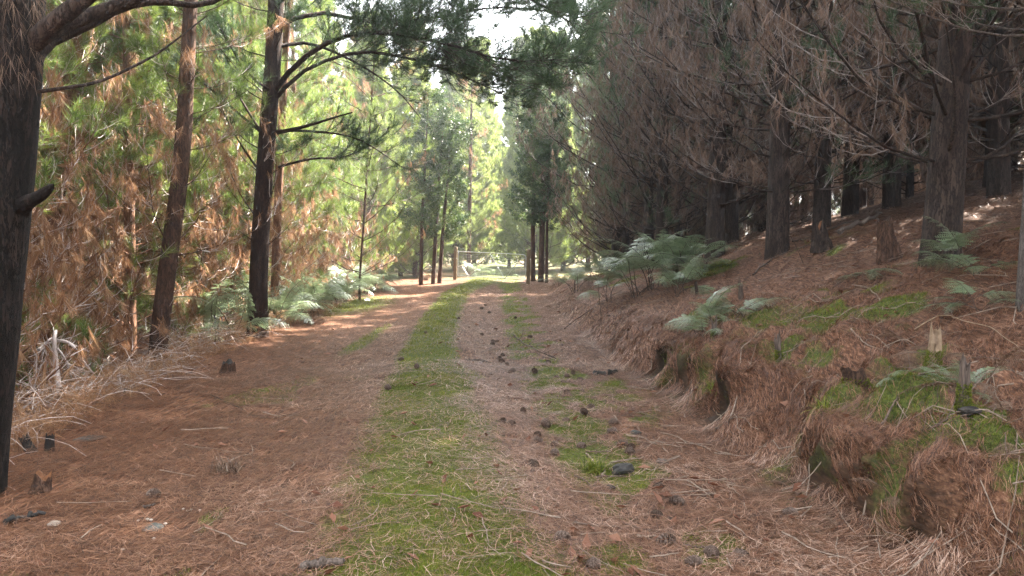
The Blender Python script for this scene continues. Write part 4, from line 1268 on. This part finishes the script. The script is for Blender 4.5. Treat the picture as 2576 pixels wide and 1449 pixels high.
CM = [cone_mesh(1, .35), cone_mesh(2, 1.0), cone_mesh(3, .65)]
cone_named = {
    (1427, 1367): ("round open pine cone lying in the right wheel track near the bottom of the picture", 1.0, 1),
    (1478, 1437): ("pine cone cut by the bottom edge, in the right wheel track", 1.0, 0),
    (1697, 1371): ("open pine cone at the right end of a short stick on the right verge", 1.0, 1),
    (1640, 1299): ("brown pine cone with pale scale tips above the two sticks on the right verge", .85, 2),
    (1967, 1307): ("tawny closed pine cone among brown bracken at the bank's foot", .95, 0),
    (1794, 1412): ("long closed pine cone on its side at the bottom, below the short stick", 1.15, 0),
    (1880, 1407): ("long pale pine cone right of another one at the bottom edge", 1.1, 0),
    (1722, 1427): ("pale pine cone at the very bottom, left of the long closed one", .9, 0),
    (1293, 1072): ("open pine cone alone in the pink needles right of the mossy strip", .85, 1),
    (1357, 1095): ("dark pine cone left of a larger dark one, under the mossy verge", .85, 2),
    (1382, 1079): ("dark broken pine cone at the upper right of a pair in the right wheel track", 1.0, 2),
    (1392, 1146): ("dark pine cone above a short thin stick in the right wheel track", .85, 2),
    (1364, 1115): ("reddish pine cone, upper of a touching pair in the right wheel track", .75, 2),
    (1387, 1124): ("pine cone, lower of a touching pair in the right wheel track", .75, 2),
    (1530, 1071): ("long tawny pine cone lying left of the curled stick", .95, 0),
    (1527, 1092): ("greyish pine cone just below the long tawny one", .9, 0),
    (1495, 1026): ("dark wet pine cone beside the mossy patch at the bank's foot", .9, 2),
    (1432, 1061): ("tawny pine cone at the edge of the mossy verge", .75, 0),
    (1471, 1129): ("dark pine cone left of the straight stick", .85, 2),
    (1572, 1141): ("pale pine cone in the heap of cones behind the dark stone", .9, 0),
    (1590, 1146): ("rightmost pale pine cone in the heap behind the dark stone", .9, 0),
    (1590, 1128): ("dark pine cone at the top of the heap behind the dark stone", .85, 1),
    (1555, 1122): ("dark pine cone at the left of the heap behind the dark stone", .85, 1),
    (983, 983): ("dark pine cone on the left edge of the mossy strip", .85, 2),
    (1048, 929): ("dark pine cone in the middle of the mossy strip", .85, 2),
    (1072, 840): ("small dark pine cone on the brightest moss of the middle strip", .8, 2),
    (1002, 908): ("small dark pine cone just left of the mossy strip", .8, 2),
    (400, 1251): ("open pine cone alone among the orange needles left of the track", .8, 1),
    (1685, 1269): ("broken open pine cone on the right verge above the tawny one", .9, 1),
    (1667, 1226): ("pine cone half buried in needles on the right verge", .9, 2),
    (1677, 1314): ("reddish opened pine cone beside the brown one on the right verge", .6, 2),
    (1339, 851): ("dark pine cone by the twiggy fallen branch", .9, 2),
}
CT = np.random.default_rng(15)


def cone(px, py, label, s, kind, group):
    p = gp(px, py)
    o = obj("pine_cone", CM[kind], None, p + [0, 0, .024 * s], (CT.uniform(0, 6.28), CT.normal(.1, .2), CT.uniform(0, 6.28)))
    o.scale = (s * .85,) * 3
    tag(o, label, "pine cone", group)


for (px, py), (lab, s, k) in cone_named.items():
    cone(px, py, lab, s, k, "pine cones on the track")
for i, (px, py) in enumerate([(1317, 1036), (1267, 1063), (1333, 1167), (1477, 1044), (1147, 723), (1207, 778), (1235, 788), (1153, 803), (1295, 802), (1235, 860), (1254, 861), (1259, 906), (1275, 923), (1294, 939), (1392, 901), (1442, 941), (1452, 958), (1430, 951), (1395, 951), (1224, 770), (1214, 846), (1245, 868), (1262, 895), (1268, 914), (1410, 965), (1375, 912), (1350, 940), (1420, 990), (1265, 912), (1283, 934)]):
    cone(px + .3, py, "small dark pine cone among the needles of the track, well beyond the heap of cones", CT.uniform(.7, .95), 2, "small dark cones further along the track")


def stick(pts, r, label, mat='twig_grey', name="stick", group=None, lift=.012, taper=.5, k=14, sides=6, twigs=0, air=False, cat="stick"):
    r = r * .78
    W = np.array([gp(*p) if not air else at(*p) for p in pts])
    if not air:
        W[:, 2] += r * .6 + lift
    P = resample(W, k)
    if not air:
        P[:, 2] = np.maximum(P[:, 2], hbase(P[:, 0], P[:, 1]) + r * .3)
    jr = np.random.default_rng(int(abs(pts[0][0] * 7 + pts[0][1])))
    P[1:-1] += jr.normal(0, r * .5, (k - 2, 3))
    base = P[0].copy()
    R = r * np.linspace(1, taper, k) * (1 + jr.normal(0, .06, k))
    b = Buf()
    V, Q = tubes((P - base)[None], R[None], sides); b.add(V, None, Q)
    # closed ends
    for e in (0, k - 1):
        ring = V.reshape(k, sides, 3)[e]
        b.add(np.vstack([ring, ring.mean(0)[None]]), [[j, (j + 1) % sides, sides] for j in range(sides)])
    if twigs:
        tw, _, _ = spawn((P - base)[None], twigs, .15, .95, (.4, 1.), .15, .45, 5, jr, .2, .2)
        V, Q = tubes(tw, np.full((len(tw), 5), r * .4) * np.linspace(1, .3, 5)[None], 4); b.add(V, None, Q)
    o = obj(name, b.mesh(name, [mat], True), None, base)
    return tag(o, label, cat, group)


S = stick
S([(1515, 1203), (1525, 1179), (1552, 1166), (1619, 1153)], .011, "crooked pale stick bent round the dark stone", 'stick_tan')
S([(1474, 1146), (1495, 1166), (1515, 1186)], .008, "short straight pale stick slanting down to the bent one", 'stick_tan')
S([(1474, 1141), (1500, 1141), (1532, 1141)], .008, "straight brown stick lying left of the heap of cones", 'stick_brown')
S([(1445, 1203), (1472, 1212), (1489, 1228), (1500, 1218), (1522, 1199)], .007, "thin crooked twig shaped like a hook below the bent stick", 'stick_brown')
S([(1545, 1049), (1565, 1073), (1602, 1079), (1609, 1096), (1604, 1114)], .008, "curled pale stick above the heap of cones", 'stick_tan')
S([(1575, 1099), (1622, 1106), (1642, 1119), (1715, 1129)], .011, "long pale forked stick pointing right from the heap of cones", 'stick_tan', twigs=3)
S([(1562, 1049), (1610, 1050), (1649, 1054)], .006, "straight thin stick above the curled pale one", 'stick_brown')
S([(1442, 1324), (1500, 1329), (1560, 1333)], .009, "straight stick across the right wheel track, left of a longer one", 'stick_brown')
S([(1565, 1324), (1609, 1336), (1715, 1356)], .009, "long slanting stick on the right verge at the bottom", 'stick_brown')
S([(1602, 1358), (1640, 1362), (1682, 1368)], .011, "short pale stick that ends at the open cone", 'stick_tan')
S([(1499, 1203), (1540, 1204), (1575, 1203)], .008, "straight thin stick in front of the dark stone", 'stick_brown')
S([(899, 1079), (902, 1113), (917, 1128)], .005, "thin bent twig left of the mossy strip", 'stick_brown')
S([(1292, 851), (1325, 880), (1399, 913)], .014, "fallen twiggy branch on the right verge half way along the track", 'stick_brown', "fallen_branch", twigs=14, lift=.05)
S([(1175, 911), (1210, 911), (1242, 921)], .016, "flat dark strip of bark lying across the right wheel track", 'wood_grey')
S([(1419, 830), (1492, 780), (1569, 730)], .012, "long straight stick slanting up the bank towards the crest bracken", 'stick_brown')
S([(1744, 683), (1817, 633), (1904, 603)], .03, "long curved fallen branch lying below the two dark pines", 'wood_grey', "fallen_branch")
S([(1894, 696), (1950, 656), (2037, 623)], .018, "fallen branch in front of the thickest pine", 'wood_grey', "fallen_branch", twigs=4)
S([(2110, 610), (2160, 580), (2217, 550)], .055, "leaning grey fallen log behind the broken orange stump", 'wood_grey', "fallen_log", lift=.1)
S([(2075, 590), (2140, 566), (2210, 556)], .022, "thin fallen branch behind the leaning log", 'wood_grey', "fallen_branch", lift=.06)
S([(1995, 560), (2030, 545), (2070, 540)], .03, "short pale log high on the slope right of the thickest pine", 'wood_grey', "fallen_log")
S([(2144, 723), (2177, 726), (2207, 756), (2220, 786)], .011, "pale arched stick in the middle of the right slope", 'stick_tan')
S([(2060, 776), (2084, 740), (2120, 713)], .008, "thin stick left of the pale arched one", 'stick_brown')
S([(2140, 866), (2177, 886), (2220, 890)], .01, "pale bent stick, lower of the two crossing sticks above the stump with moss", 'stick_tan')
S([(2177, 853), (2205, 868), (2237, 886)], .009, "straight pale stick, upper of the two crossing sticks above the stump with moss", 'stick_tan')
S([(1837, 1066), (1855, 1010), (1862, 950), (1866, 900), (1890, 886)], .008, "long pale curved stick leaning on the mossy lip of the bank", 'stick_tan', lift=.03)
S([(1800, 1083), (1850, 1064), (1900, 1046)], .01, "straight brown stick at the foot of the bank below the curved one", 'stick_brown')
S([(2175, 1136), (2215, 1090), (2257, 1043)], .013, "straight grey stick slanting up the bank beside the mossy mound", 'stick_brown')
S([(2197, 1203), (2277, 1173), (2317, 1143), (2384, 1119), (2440, 1103)], .011, "long crooked stick running up to the foot of the mossy stake", 'stick_brown', twigs=4)
S([(2034, 1079), (2036, 1150), (2035, 1236), (2027, 1283)], .006, "thin pale upright stick on the bank's face", 'stick_tan', lift=.03)
S([(2017, 1119), (2000, 1145), (1980, 1176)], .006, "yellowish broken stem beside the upright pale stick", 'wood_cut', lift=.02)
S([(2200, 1146), (2184, 1200), (2170, 1243)], .006, "thin pinkish stick above the dark hollow", 'stick_tan', lift=.03)
S([(2084, 1184), (2095, 1163), (2105, 1143)], .006, "short white stick on the bank's face", 'stick_tan', lift=.02)
S([(1717, 1379), (1760, 1383), (1800, 1389)], .008, "short brown stick lying above the long closed cone", 'stick_brown')
S([(1850, 1343), (1937, 1384), (1984, 1406)], .006, "thin slanting twig right of the long pale cone", 'stick_brown')
S([(1827, 1229), (1845, 1240), (1864, 1253)], .006, "short pale twig at the toe of the bank", 'stick_tan')
S([(2300, 850), (2367, 826), (2434, 833), (2490, 853), (2574, 926)], .006, "straw-coloured arching bracken stem near the right edge", 'wood_cut', "dry_stem", lift=.09, cat="stem")
S([(10, 1076), (133, 1039), (233, 969)], .02, "long dark fallen branch at the foot of the nearest trunk, upper of the pair", 'twig_dark', "fallen_branch", lift=.08)
S([(7, 1133), (70, 1100), (143, 1066)], .018, "dark fallen branch at the foot of the nearest trunk, lower of the pair", 'twig_dark', "fallen_branch", lift=.03)
S([(133, 1033), (200, 1000), (257, 966)], .016, "thin dark branch leaning in the pale dry brush", 'twig_dark', "fallen_branch", lift=.1)
S([(190, 856), (240, 886), (333, 950)], .016, "straight dark stick slanting down to the track's left shoulder", 'twig_dark', lift=.12)
S([(530, 996), (600, 1030), (663, 1056), (753, 1041)], .006, "thin dark arched twig on the orange needles below the cut stump", 'twig_dark')
S([(600, 1150), (632, 1148), (634, 1130), (628, 1117)], .006, "small hooked pale twig beside the grey tuft of needles", 'stick_tan')
S([(360, 1281), (377, 1278), (388, 1272)], .011, "short pale stick near the white mushrooms", 'wood_grey')
S([(15, 1325), (60, 1312), (115, 1304)], .026, "dark rotten piece of wood near the bottom left corner", 'wood_char', "rotten_wood", cat="wood")
S([(748, 1438), (800, 1432), (860, 1424)], .03, "short grey log lying at the bottom edge left of the mossy strip", 'wood_grey', "short_log", taper=.8, cat="log")
S([(1497, 943), (1522, 946), (1550, 941)], .04, "charred black log end lying at the bank's toe", 'wood_char', "charred_log", taper=.7, cat="log")
S([(2027, 693, 11.2), (2012, 640, 11.2), (1984, 586, 11.3), (1962, 560, 11.4)], .007, "thin dark dead sapling bending left in front of the thickest pine", 'twig_dark', "dead_sapling", air=True, cat="sapling")
S([(1514, 830, 10.9), (1510, 770, 10.9), (1502, 700, 10.9)], .005, "bare dark bracken stalk standing at the lip of the far bank", 'twig_dark', "dry_stem", air=True, cat="stem")

# the pale bare branch standing in the brush at the left
bd = Buf(); br = np.random.default_rng(8)
A0 = at(147, 975, 7.6)
for pts, r in [([(147, 975), (140, 910), (137, 850), (141, 832)], .03), ([(96, 880), (118, 862), (137, 856)], .016), ([(137, 856), (180, 866), (213, 915), (236, 940)], .018), ([(140, 870), (165, 905), (180, 950)], .012), ([(137, 850), (120, 858), (100, 905)], .012), ([(150, 960), (110, 985), (60, 1000)], .012), ([(150, 960), (200, 975), (240, 965)], .01)]:
    p = resample(np.array([at(x, y, 7.6 + br.normal(0, .12)) for x, y in pts]), 10) - A0
    V, Q = tubes(p[None], (r * np.linspace(1, .5, 10))[None], 6); bd.add(V, None, Q)
    tw, _, _ = spawn(p[None], 5, .2, .95, (.4, 1.2), .2, .5, 5, br, .1, .3)
    V, Q = tubes(tw, np.full((len(tw), 5), .006) * np.linspace(1, .4, 5)[None], 4); bd.add(V, None, Q)
o = obj("dead_branch", bd.mesh("dead_branch", ['twig_pale'], True), None, A0)
tag(o, "bleached bare branch standing in the dry brush left of the track", "branch")


def stump(px, py, r, H, label, mat='bark_brown', top='wood_cut', lean=(0, 0), jag=.15, mossy=False, name="stump", cat="stump", seed=0):
    rng = np.random.default_rng(int(px) + seed)
    base = gp(px, py)
    b = Buf(); sides = 16; k = 9
    a = np.arange(sides) / sides * 6.2832
    jagv = 1 + jag * (fbm(np.cos(a) * 1.7 + 5, np.sin(a) * 1.7 + 2, int(px), 3) - .5) * 2.4
    V = []
    for i, f in enumerate(np.linspace(-.15, 1, k)):
        z = f * H
        rr = r * (1 + .35 * np.exp(-max(z, 0) / (.3 * H + .01)) - .1 * max(f, 0)) * (1 + .12 * np.cos(a * 3 + px) + rng.normal(0, .03, sides))
        zz = np.where(f > .6, z * jagv, z)
        V.append(np.stack([np.cos(a) * rr + lean[0] * z, np.sin(a) * rr + lean[1] * z, zz + 0 * a], -1))
    V = np.array(V)
    Q = [[i * sides + j, i * sides + (j + 1) % sides, (i + 1) * sides + (j + 1) % sides, (i + 1) * sides + j] for i in range(k - 1) for j in range(sides)]
    b.add(V.reshape(-1, 3), None, Q, 0)
    rim = V[-1]; inn = rim.mean(0) + (rim - rim.mean(0)) * .5 - [0, 0, .12 * H]
    b.add(np.vstack([rim, inn, inn.mean(0)[None]]), [[sides + j, sides + (j + 1) % sides, 2 * sides] for j in range(sides)], [[j, (j + 1) % sides, sides + (j + 1) % sides, sides + j] for j in range(sides)], 1)
    if mossy:
        n = 1500
        i = rng.integers(0, int(k * .65), n); j = rng.integers(0, sides, n)
        p = V[i, j] + (V[np.minimum(i + 1, k - 1), (j + 1) % sides] - V[i, j]) * rng.random((n, 1))
        d = unit((p - [0, 0, 0]) * [1, 1, 0] + [0, 0, .02] + rng.normal(0, .02, (n, 3)))
        V2, T, t = needles(p, d, .016, .005, 2, rng, (.1, .9), 0, 0, np.clip(rng.normal(.5, .2, n), 0, 1))
        b.add(V2, T, None, 2, t)
    o = obj(name, b.mesh(name, [mat, top, 'moss'], False), None, base)
    return tag(o, label, cat)


stump(572, 939, .08, .13, "low cut stump on the orange needles left of the track", 'bark_brown', 'wood_char', (.15, 0), .5)
stump(323, 998, .04, .09, "tiny grey stump at the track's left shoulder", 'wood_grey', 'wood_grey')
stump(80, 1140, .035, .13, "left of the two burnt stubs at the left edge", 'wood_char', 'wood_rot', (-.5, 0), .4)
stump(123, 1137, .03, .14, "right of the two burnt stubs at the left edge", 'wood_char', 'wood_rot', (.1, 0), .3)
stump(103, 1240, .05, .11, "splintered brown stub wrapped in needles near the left edge", 'bark_brown', 'wood_rot', (.2, 0), .6)
stump(1965, 898, .025, .33, "upright brown stake on the right slope above the mossy lip", 'wood_grey', 'wood_grey', (-.12, 0), .5, True, "stake", "stake")
stump(1865, 752, .028, .26, "short upright stake with a pale tip behind the bluish bracken", 'wood_grey', 'wood_cut', (-.08, 0), .4, False, "stake", "stake")
stump(1754, 740, .022, .2, "thin short stake left of the bluish bracken", 'bark_dark', 'wood_grey', (-.15, 0), .4, False, "stake", "stake")
stump(1799, 860, .03, .16, "small pointed mossy spike under the bluish bracken", 'wood_grey', 'wood_grey', (-.1, 0), .8, True, "stake", "stake")
stump(2344, 945, .04, .22, "broken stake with a pale splintered top and a mossy foot", 'wood_cut', 'wood_cut', (.1, 0), .9, True, "stake", "stake")
stump(2420, 1088, .028, .28, "tall thin stake with a green mossy base near the right edge", 'wood_grey', 'wood_grey', (0, 0), .3, True, "stake", "stake")
stump(2165, 985, .075, .16, "brown rounded stump on the mossy bank", 'bark_brown', 'wood_rot', (-.4, 0), .2, True)
stump(2240, 648, .12, .4, "broken stump with a rotten orange heart on the right slope", 'bark_brown', 'wood_rot', (-.15, 0), 1.2)
stump(2070, 630, .13, .3, "shaggy dark stump right of the thickest pine", 'bark_dark', 'wood_rot', (-.2, 0), .8)


def stone(px, py, r, label, mat='stone', flat=.6, name="stone", seed=0):
    rng = np.random.default_rng(int(px * 3) + seed)
    bm = __import__("bmesh").new()
    __import__("bmesh").ops.create_icosphere(bm, subdivisions=3, radius=1)
    me = bpy.data.meshes.new(name)
    for v in bm.verts:
        c = v.co
        f = 1 + .55 * (float(fbm(c.x * 1.3 + px, c.y * 1.3 + c.z * 2.1, 19, 3)) - .5)
        for q in range(3):
            nn = unit(np.random.default_rng(q + int(px)).normal(0, 1, 3)); dd = c.x * nn[0] + c.y * nn[1] + c.z * nn[2]
            if dd > .62: f *= .62 / dd
        v.co = c * f * r; v.co.z *= flat; v.co.x *= 1.15
    bm.to_mesh(me); bm.free()
    me.materials.append(M[mat])
    o = obj(name, me, None, gp(px, py) + [0, 0, r * flat * .35], (0, 0, rng.uniform(0, 6)))
    return tag(o, label, "stone" if "fung" not in name and "mush" not in name else "mushroom")


stone(1565, 1190, .085, "dark angular stone beside the bent pale stick", flat=.8)
stone(1537, 1229, .032, "small dark stone below the hook-shaped twig")
stone(1597, 1093, .05, "dark rounded stone under the curled pale stick")
stone(1664, 1163, .05, "pale grey flake of stone right of the heap of cones", 'wood_grey', .35)
stone(377, 1333, .065, "flat slate-grey stone among the needles near the bottom left", 'slate', .3)
stone(223, 1103, .1, "thin flat dark stone at the left shoulder", 'slate', .12)
stone(1690, 883, .07, "dark stone in the shadow of the bank's lip", 'stone', .7)
stone(2440, 1096, .06, "dark curled bark fungus at the mossy stake's foot", 'wood_char', .45, "bark_fungus")
stone(138, 1326, .035, "pale ragged fungus near the bottom left corner", 'mushroom', .6, "fungus")


def mushroom(px, py, r, label):
    b = Buf()
    a = np.linspace(0, np.pi / 2, 6)
    prof = np.stack([np.cos(a), np.sin(a) * .6], -1)
    P = np.stack([np.zeros(6), np.zeros(6), prof[:, 1] * r + r], -1)
    V, Q = tubes(P[None], np.maximum(prof[:, 0] * r, 1e-4)[None], 10); b.add(V, None, Q)
    V, Q = tubes(np.array([[[0, 0, -.01], [0, 0, r * 1.05]]]), np.array([[r * .3, r * .3]]), 6); b.add(V, None, Q)
    tag(obj("mushroom", b.mesh("mushroom", ['mushroom'], True), None, gp(px, py)), label, "mushroom", "tiny white mushrooms on the left")


for px, py in [(371, 1309), (380, 1312), (348, 1312), (481, 1285), (471, 1287), (503, 1287), (461, 1284), (416, 1322), (387, 1362), (308, 1392)]:
    mushroom(px, py, .009 + .003 * rng.random(), "tiny white mushroom cap among the orange needles near the flat slate-grey stone")

# tufts of grass and sedge
def tussock(px, py, n, L, label, mat='fern_dead', name="grass_tussock", P=None, up=.7):
    rng = np.random.default_rng(int(px))
    p = gp(px, py) if P is None else np.array(P)
    b = Buf()
    a = rng.uniform(0, 6.28, n); e = rng.uniform(up, 1.45, n)
    sp = shoots(rng.normal(0, .04, (n, 3)) * [1, 1, 0], a, e, e - rng.uniform(.6, 1.6, n), rng.uniform(.5, 1, n) * L, 6, rng, .05)
    w = np.full((n, 6), .004) * np.linspace(1, .2, 6)[None]
    side = np.stack([-np.sin(a), np.cos(a), a * 0], -1)
    V = np.stack([sp - side[:, None] * w[:, :, None], sp + side[:, None] * w[:, :, None]], 2).reshape(-1, 3)
    base = (np.arange(n) * 12)[:, None] + (np.arange(5) * 2)[None]
    Q = np.stack([base, base + 1, base + 3, base + 2], -1).reshape(-1, 4)
    b.add(V, None, Q, 0, np.repeat(rng.random(n), 12))
    tag(obj(name, b.mesh(name, [mat]), None, p), label, "grass")


tussock(1072, 706, 170, .75, "dry grass tussock at the foot of the sapling left of the gate")
tussock(1105, 702, 110, .6, "smaller dry grass tussock between the sapling's stems and the left gate post")
tussock(775, 812, 150, .5, "dry sedge tuft under the silvery fern right of the big pine")
tussock(1497, 1187, 260, .16, "small green grass tuft beside the bent pale stick", 'moss')
tussock(573, 1190, 160, .2, "grey fallen tuft of needles lying left of the track", 'fern_dead', "needle_tuft", up=.2)
tussock(1690, 893, 120, .2, "dry grass hanging at the mouth of the hollow half way along the bank", 'fern_dead', up=.1)
tussock(1800, 968, 200, .16, "shaggy moss and grass hanging from the bank's mossy lip", 'moss', up=.0)
tussock(2080, 1050, 200, .16, "shaggy green tuft on the front of the mossy mound", 'moss', up=.0)

# silvery shrub and yellow ferns beyond the gate
fern((-1.55, 32.2, float(height(-1.55, 32.2))), 12, 1.15, "bright silvery fern shining in the sun just behind the gate", FR)
fern((-.75, 32.6, float(height(-.75, 32.6))), 7, .6, "yellow-green low fern behind the middle of the gate", FR)
fern((.3, 33., float(height(.3, 33.))), 6, .5, "low yellow-green fern behind the gate's right half", FR)
lean_pine("pine with a reddish trunk seen through the left part of the gate", [(1179, 702, 35), (1180, 600, 35), (1182, 480, 35), (1184, 380, 35)], .1, 26, ['bark_brown', 'twig_grey', 'needle_bright', 'needle_orange_lit'], .95, 2.2, -3, 12, 4)


# ------------------------------------------------------------------ small loose stuff nobody could count
def brush():
    rng = np.random.default_rng(52)
    b = Buf()
    n = 2600
    y = 4.6 * (17 / 4.6) ** rng.random(n); x = xl(y) - .1 - rng.random(n) ** 1.3 * 3.2
    st = np.stack([x, y, height(x, y) + rng.random(n) ** 2 * .3], -1)
    sp = shoots(st, rng.uniform(0, 6.28, n), rng.uniform(-.1, .9, n), rng.uniform(-.9, .4, n), rng.uniform(.2, .9, n), 6, rng, .14)
    V, Q = tubes(sp, rng.uniform(.0015, .005, n)[:, None] * np.linspace(1, .4, 6)[None], 3); b.add(V, None, Q, 1)
    m = 9000
    y = 4.6 * (19 / 4.6) ** rng.random(m); x = xl(y) + .1 - rng.random(m) ** 1.2 * 3.6
    p = np.stack([x, y, height(x, y) + rng.random(m) ** 2 * .32 + .03], -1)
    D = unit(rng.normal(0, 1, (m, 3)) + [0, 0, -.3])
    V, T, t = needles(p, D, .16, .003, 9, rng, (.05, .7), .1, .1, np.clip(rng.normal(.62, .2, m), 0, 1))
    b.add(V, T, None, 0, t)
    o = obj("dry_brush", b.mesh("dry_brush", ['needle_orange_lit', 'twig_brush']))
    o["kind"] = "stuff"; o["label"] = "tangle of dry orange needles and pale twigs on the left slope"; o["category"] = "dry brush"


brush()


def twig_litter():
    rng = np.random.default_rng(53)
    b = Buf()
    n = 1500
    x, y, d = scatter(n, 3.0, 26, .66, rng)
    k = (x > xt(y) - .6) | (rng.random(n) < .12)
    x, y = x[k], y[k]; n = len(x)
    st = np.stack([x, y, height(x, y) + .012], -1)
    sp = shoots(st, rng.uniform(0, 6.28, n), np.zeros(n), np.zeros(n), rng.uniform(.1, .55, n), 5, rng, .2)
    sp[:, :, 2] = height(sp[:, :, 0], sp[:, :, 1]) + .008 + rng.random((n, 1)) * .05
    r = rng.uniform(.0015, .0055, n)
    V, Q = tubes(sp, r[:, None] * np.linspace(1, .5, 5)[None], 4)
    b.add(V, None, Q, 0)
    o = obj("twig_litter", b.mesh("twig_litter", ['stick_tan']))
    o["kind"] = "stuff"; o["label"] = "small broken twigs strewn over the right bank and track"; o["category"] = "twig litter"


twig_litter()



def leaf_litter():
    rng = np.random.default_rng(54)
    b = Buf()
    n = 420
    x, y, d = scatter(n, 3.0, 18, .6, rng)
    k = (x > -1.2) | (rng.random(n) < .3)
    x, y = x[k], y[k]; n = len(x)
    c = np.stack([x, y, height(x, y) + rng.uniform(.008, .03, n)], -1)
    a = rng.uniform(0, 6.28, n); L = rng.uniform(.02, .055, n)[:, None]
    u = np.stack([np.cos(a), np.sin(a), rng.normal(0, .35, n)], -1); v = np.stack([-np.sin(a), np.cos(a), rng.normal(0, .35, n)], -1)
    up = np.array([0, 0, 1.])
    V = np.stack([c - u * L, c + v * L * .45 + up * L * .3, c + u * L + up * L * .25, c - v * L * .45 + up * L * .35, c - up * L * .05], 1).reshape(-1, 3)
    q = np.arange(n)[:, None] * 5
    T = np.concatenate([q + [0, 4, 1], q + [1, 4, 2], q + [2, 4, 3], q + [3, 4, 0]])
    b.add(V, T, None, 0, np.repeat(rng.random(n), 5))
    o = obj("leaf_litter", b.mesh("leaf_litter", ['leaf_brown']))
    o["kind"] = "stuff"; o["label"] = "scattered curled brown leaves and bark scraps on the track"; o["category"] = "leaf litter"


leaf_litter()


# ------------------------------------------------------------------ the air: thin sunlit haze among the trees
hz = Buf()
X0, X1, Y0, Y1, Z0, Z1 = -268., 268., -60., 440., float(GZ.min()) - 1.0, 48.
hz.add([(X0, Y0, Z0), (X1, Y0, Z0), (X1, Y1, Z0), (X0, Y1, Z0), (X0, Y0, Z1), (X1, Y0, Z1), (X1, Y1, Z1), (X0, Y1, Z1)], None,
       [[3, 2, 1, 0], [4, 5, 6, 7], [0, 1, 5, 4], [1, 2, 6, 5], [2, 3, 7, 6], [3, 0, 4, 7]])
hm = bpy.data.materials.new("haze")
hm.use_nodes = True
hm.node_tree.nodes.remove(hm.node_tree.nodes["Principled BSDF"])
pv = hm.node_tree.nodes.new("ShaderNodeVolumePrincipled")
pv.inputs["Color"].default_value = (.9, .95, 1, 1)
pv.inputs["Density"].default_value = HAZE
pv.inputs["Anisotropy"].default_value = .5
hm.node_tree.links.new(pv.outputs[0], hm.node_tree.nodes["Material Output"].inputs["Volume"])
M['haze'] = hm
ho = obj("haze", hz.mesh("haze", ['haze']))
ho["kind"] = "stuff"; ho["label"] = "thin pale sunlit haze among the trees"; ho["category"] = "haze"
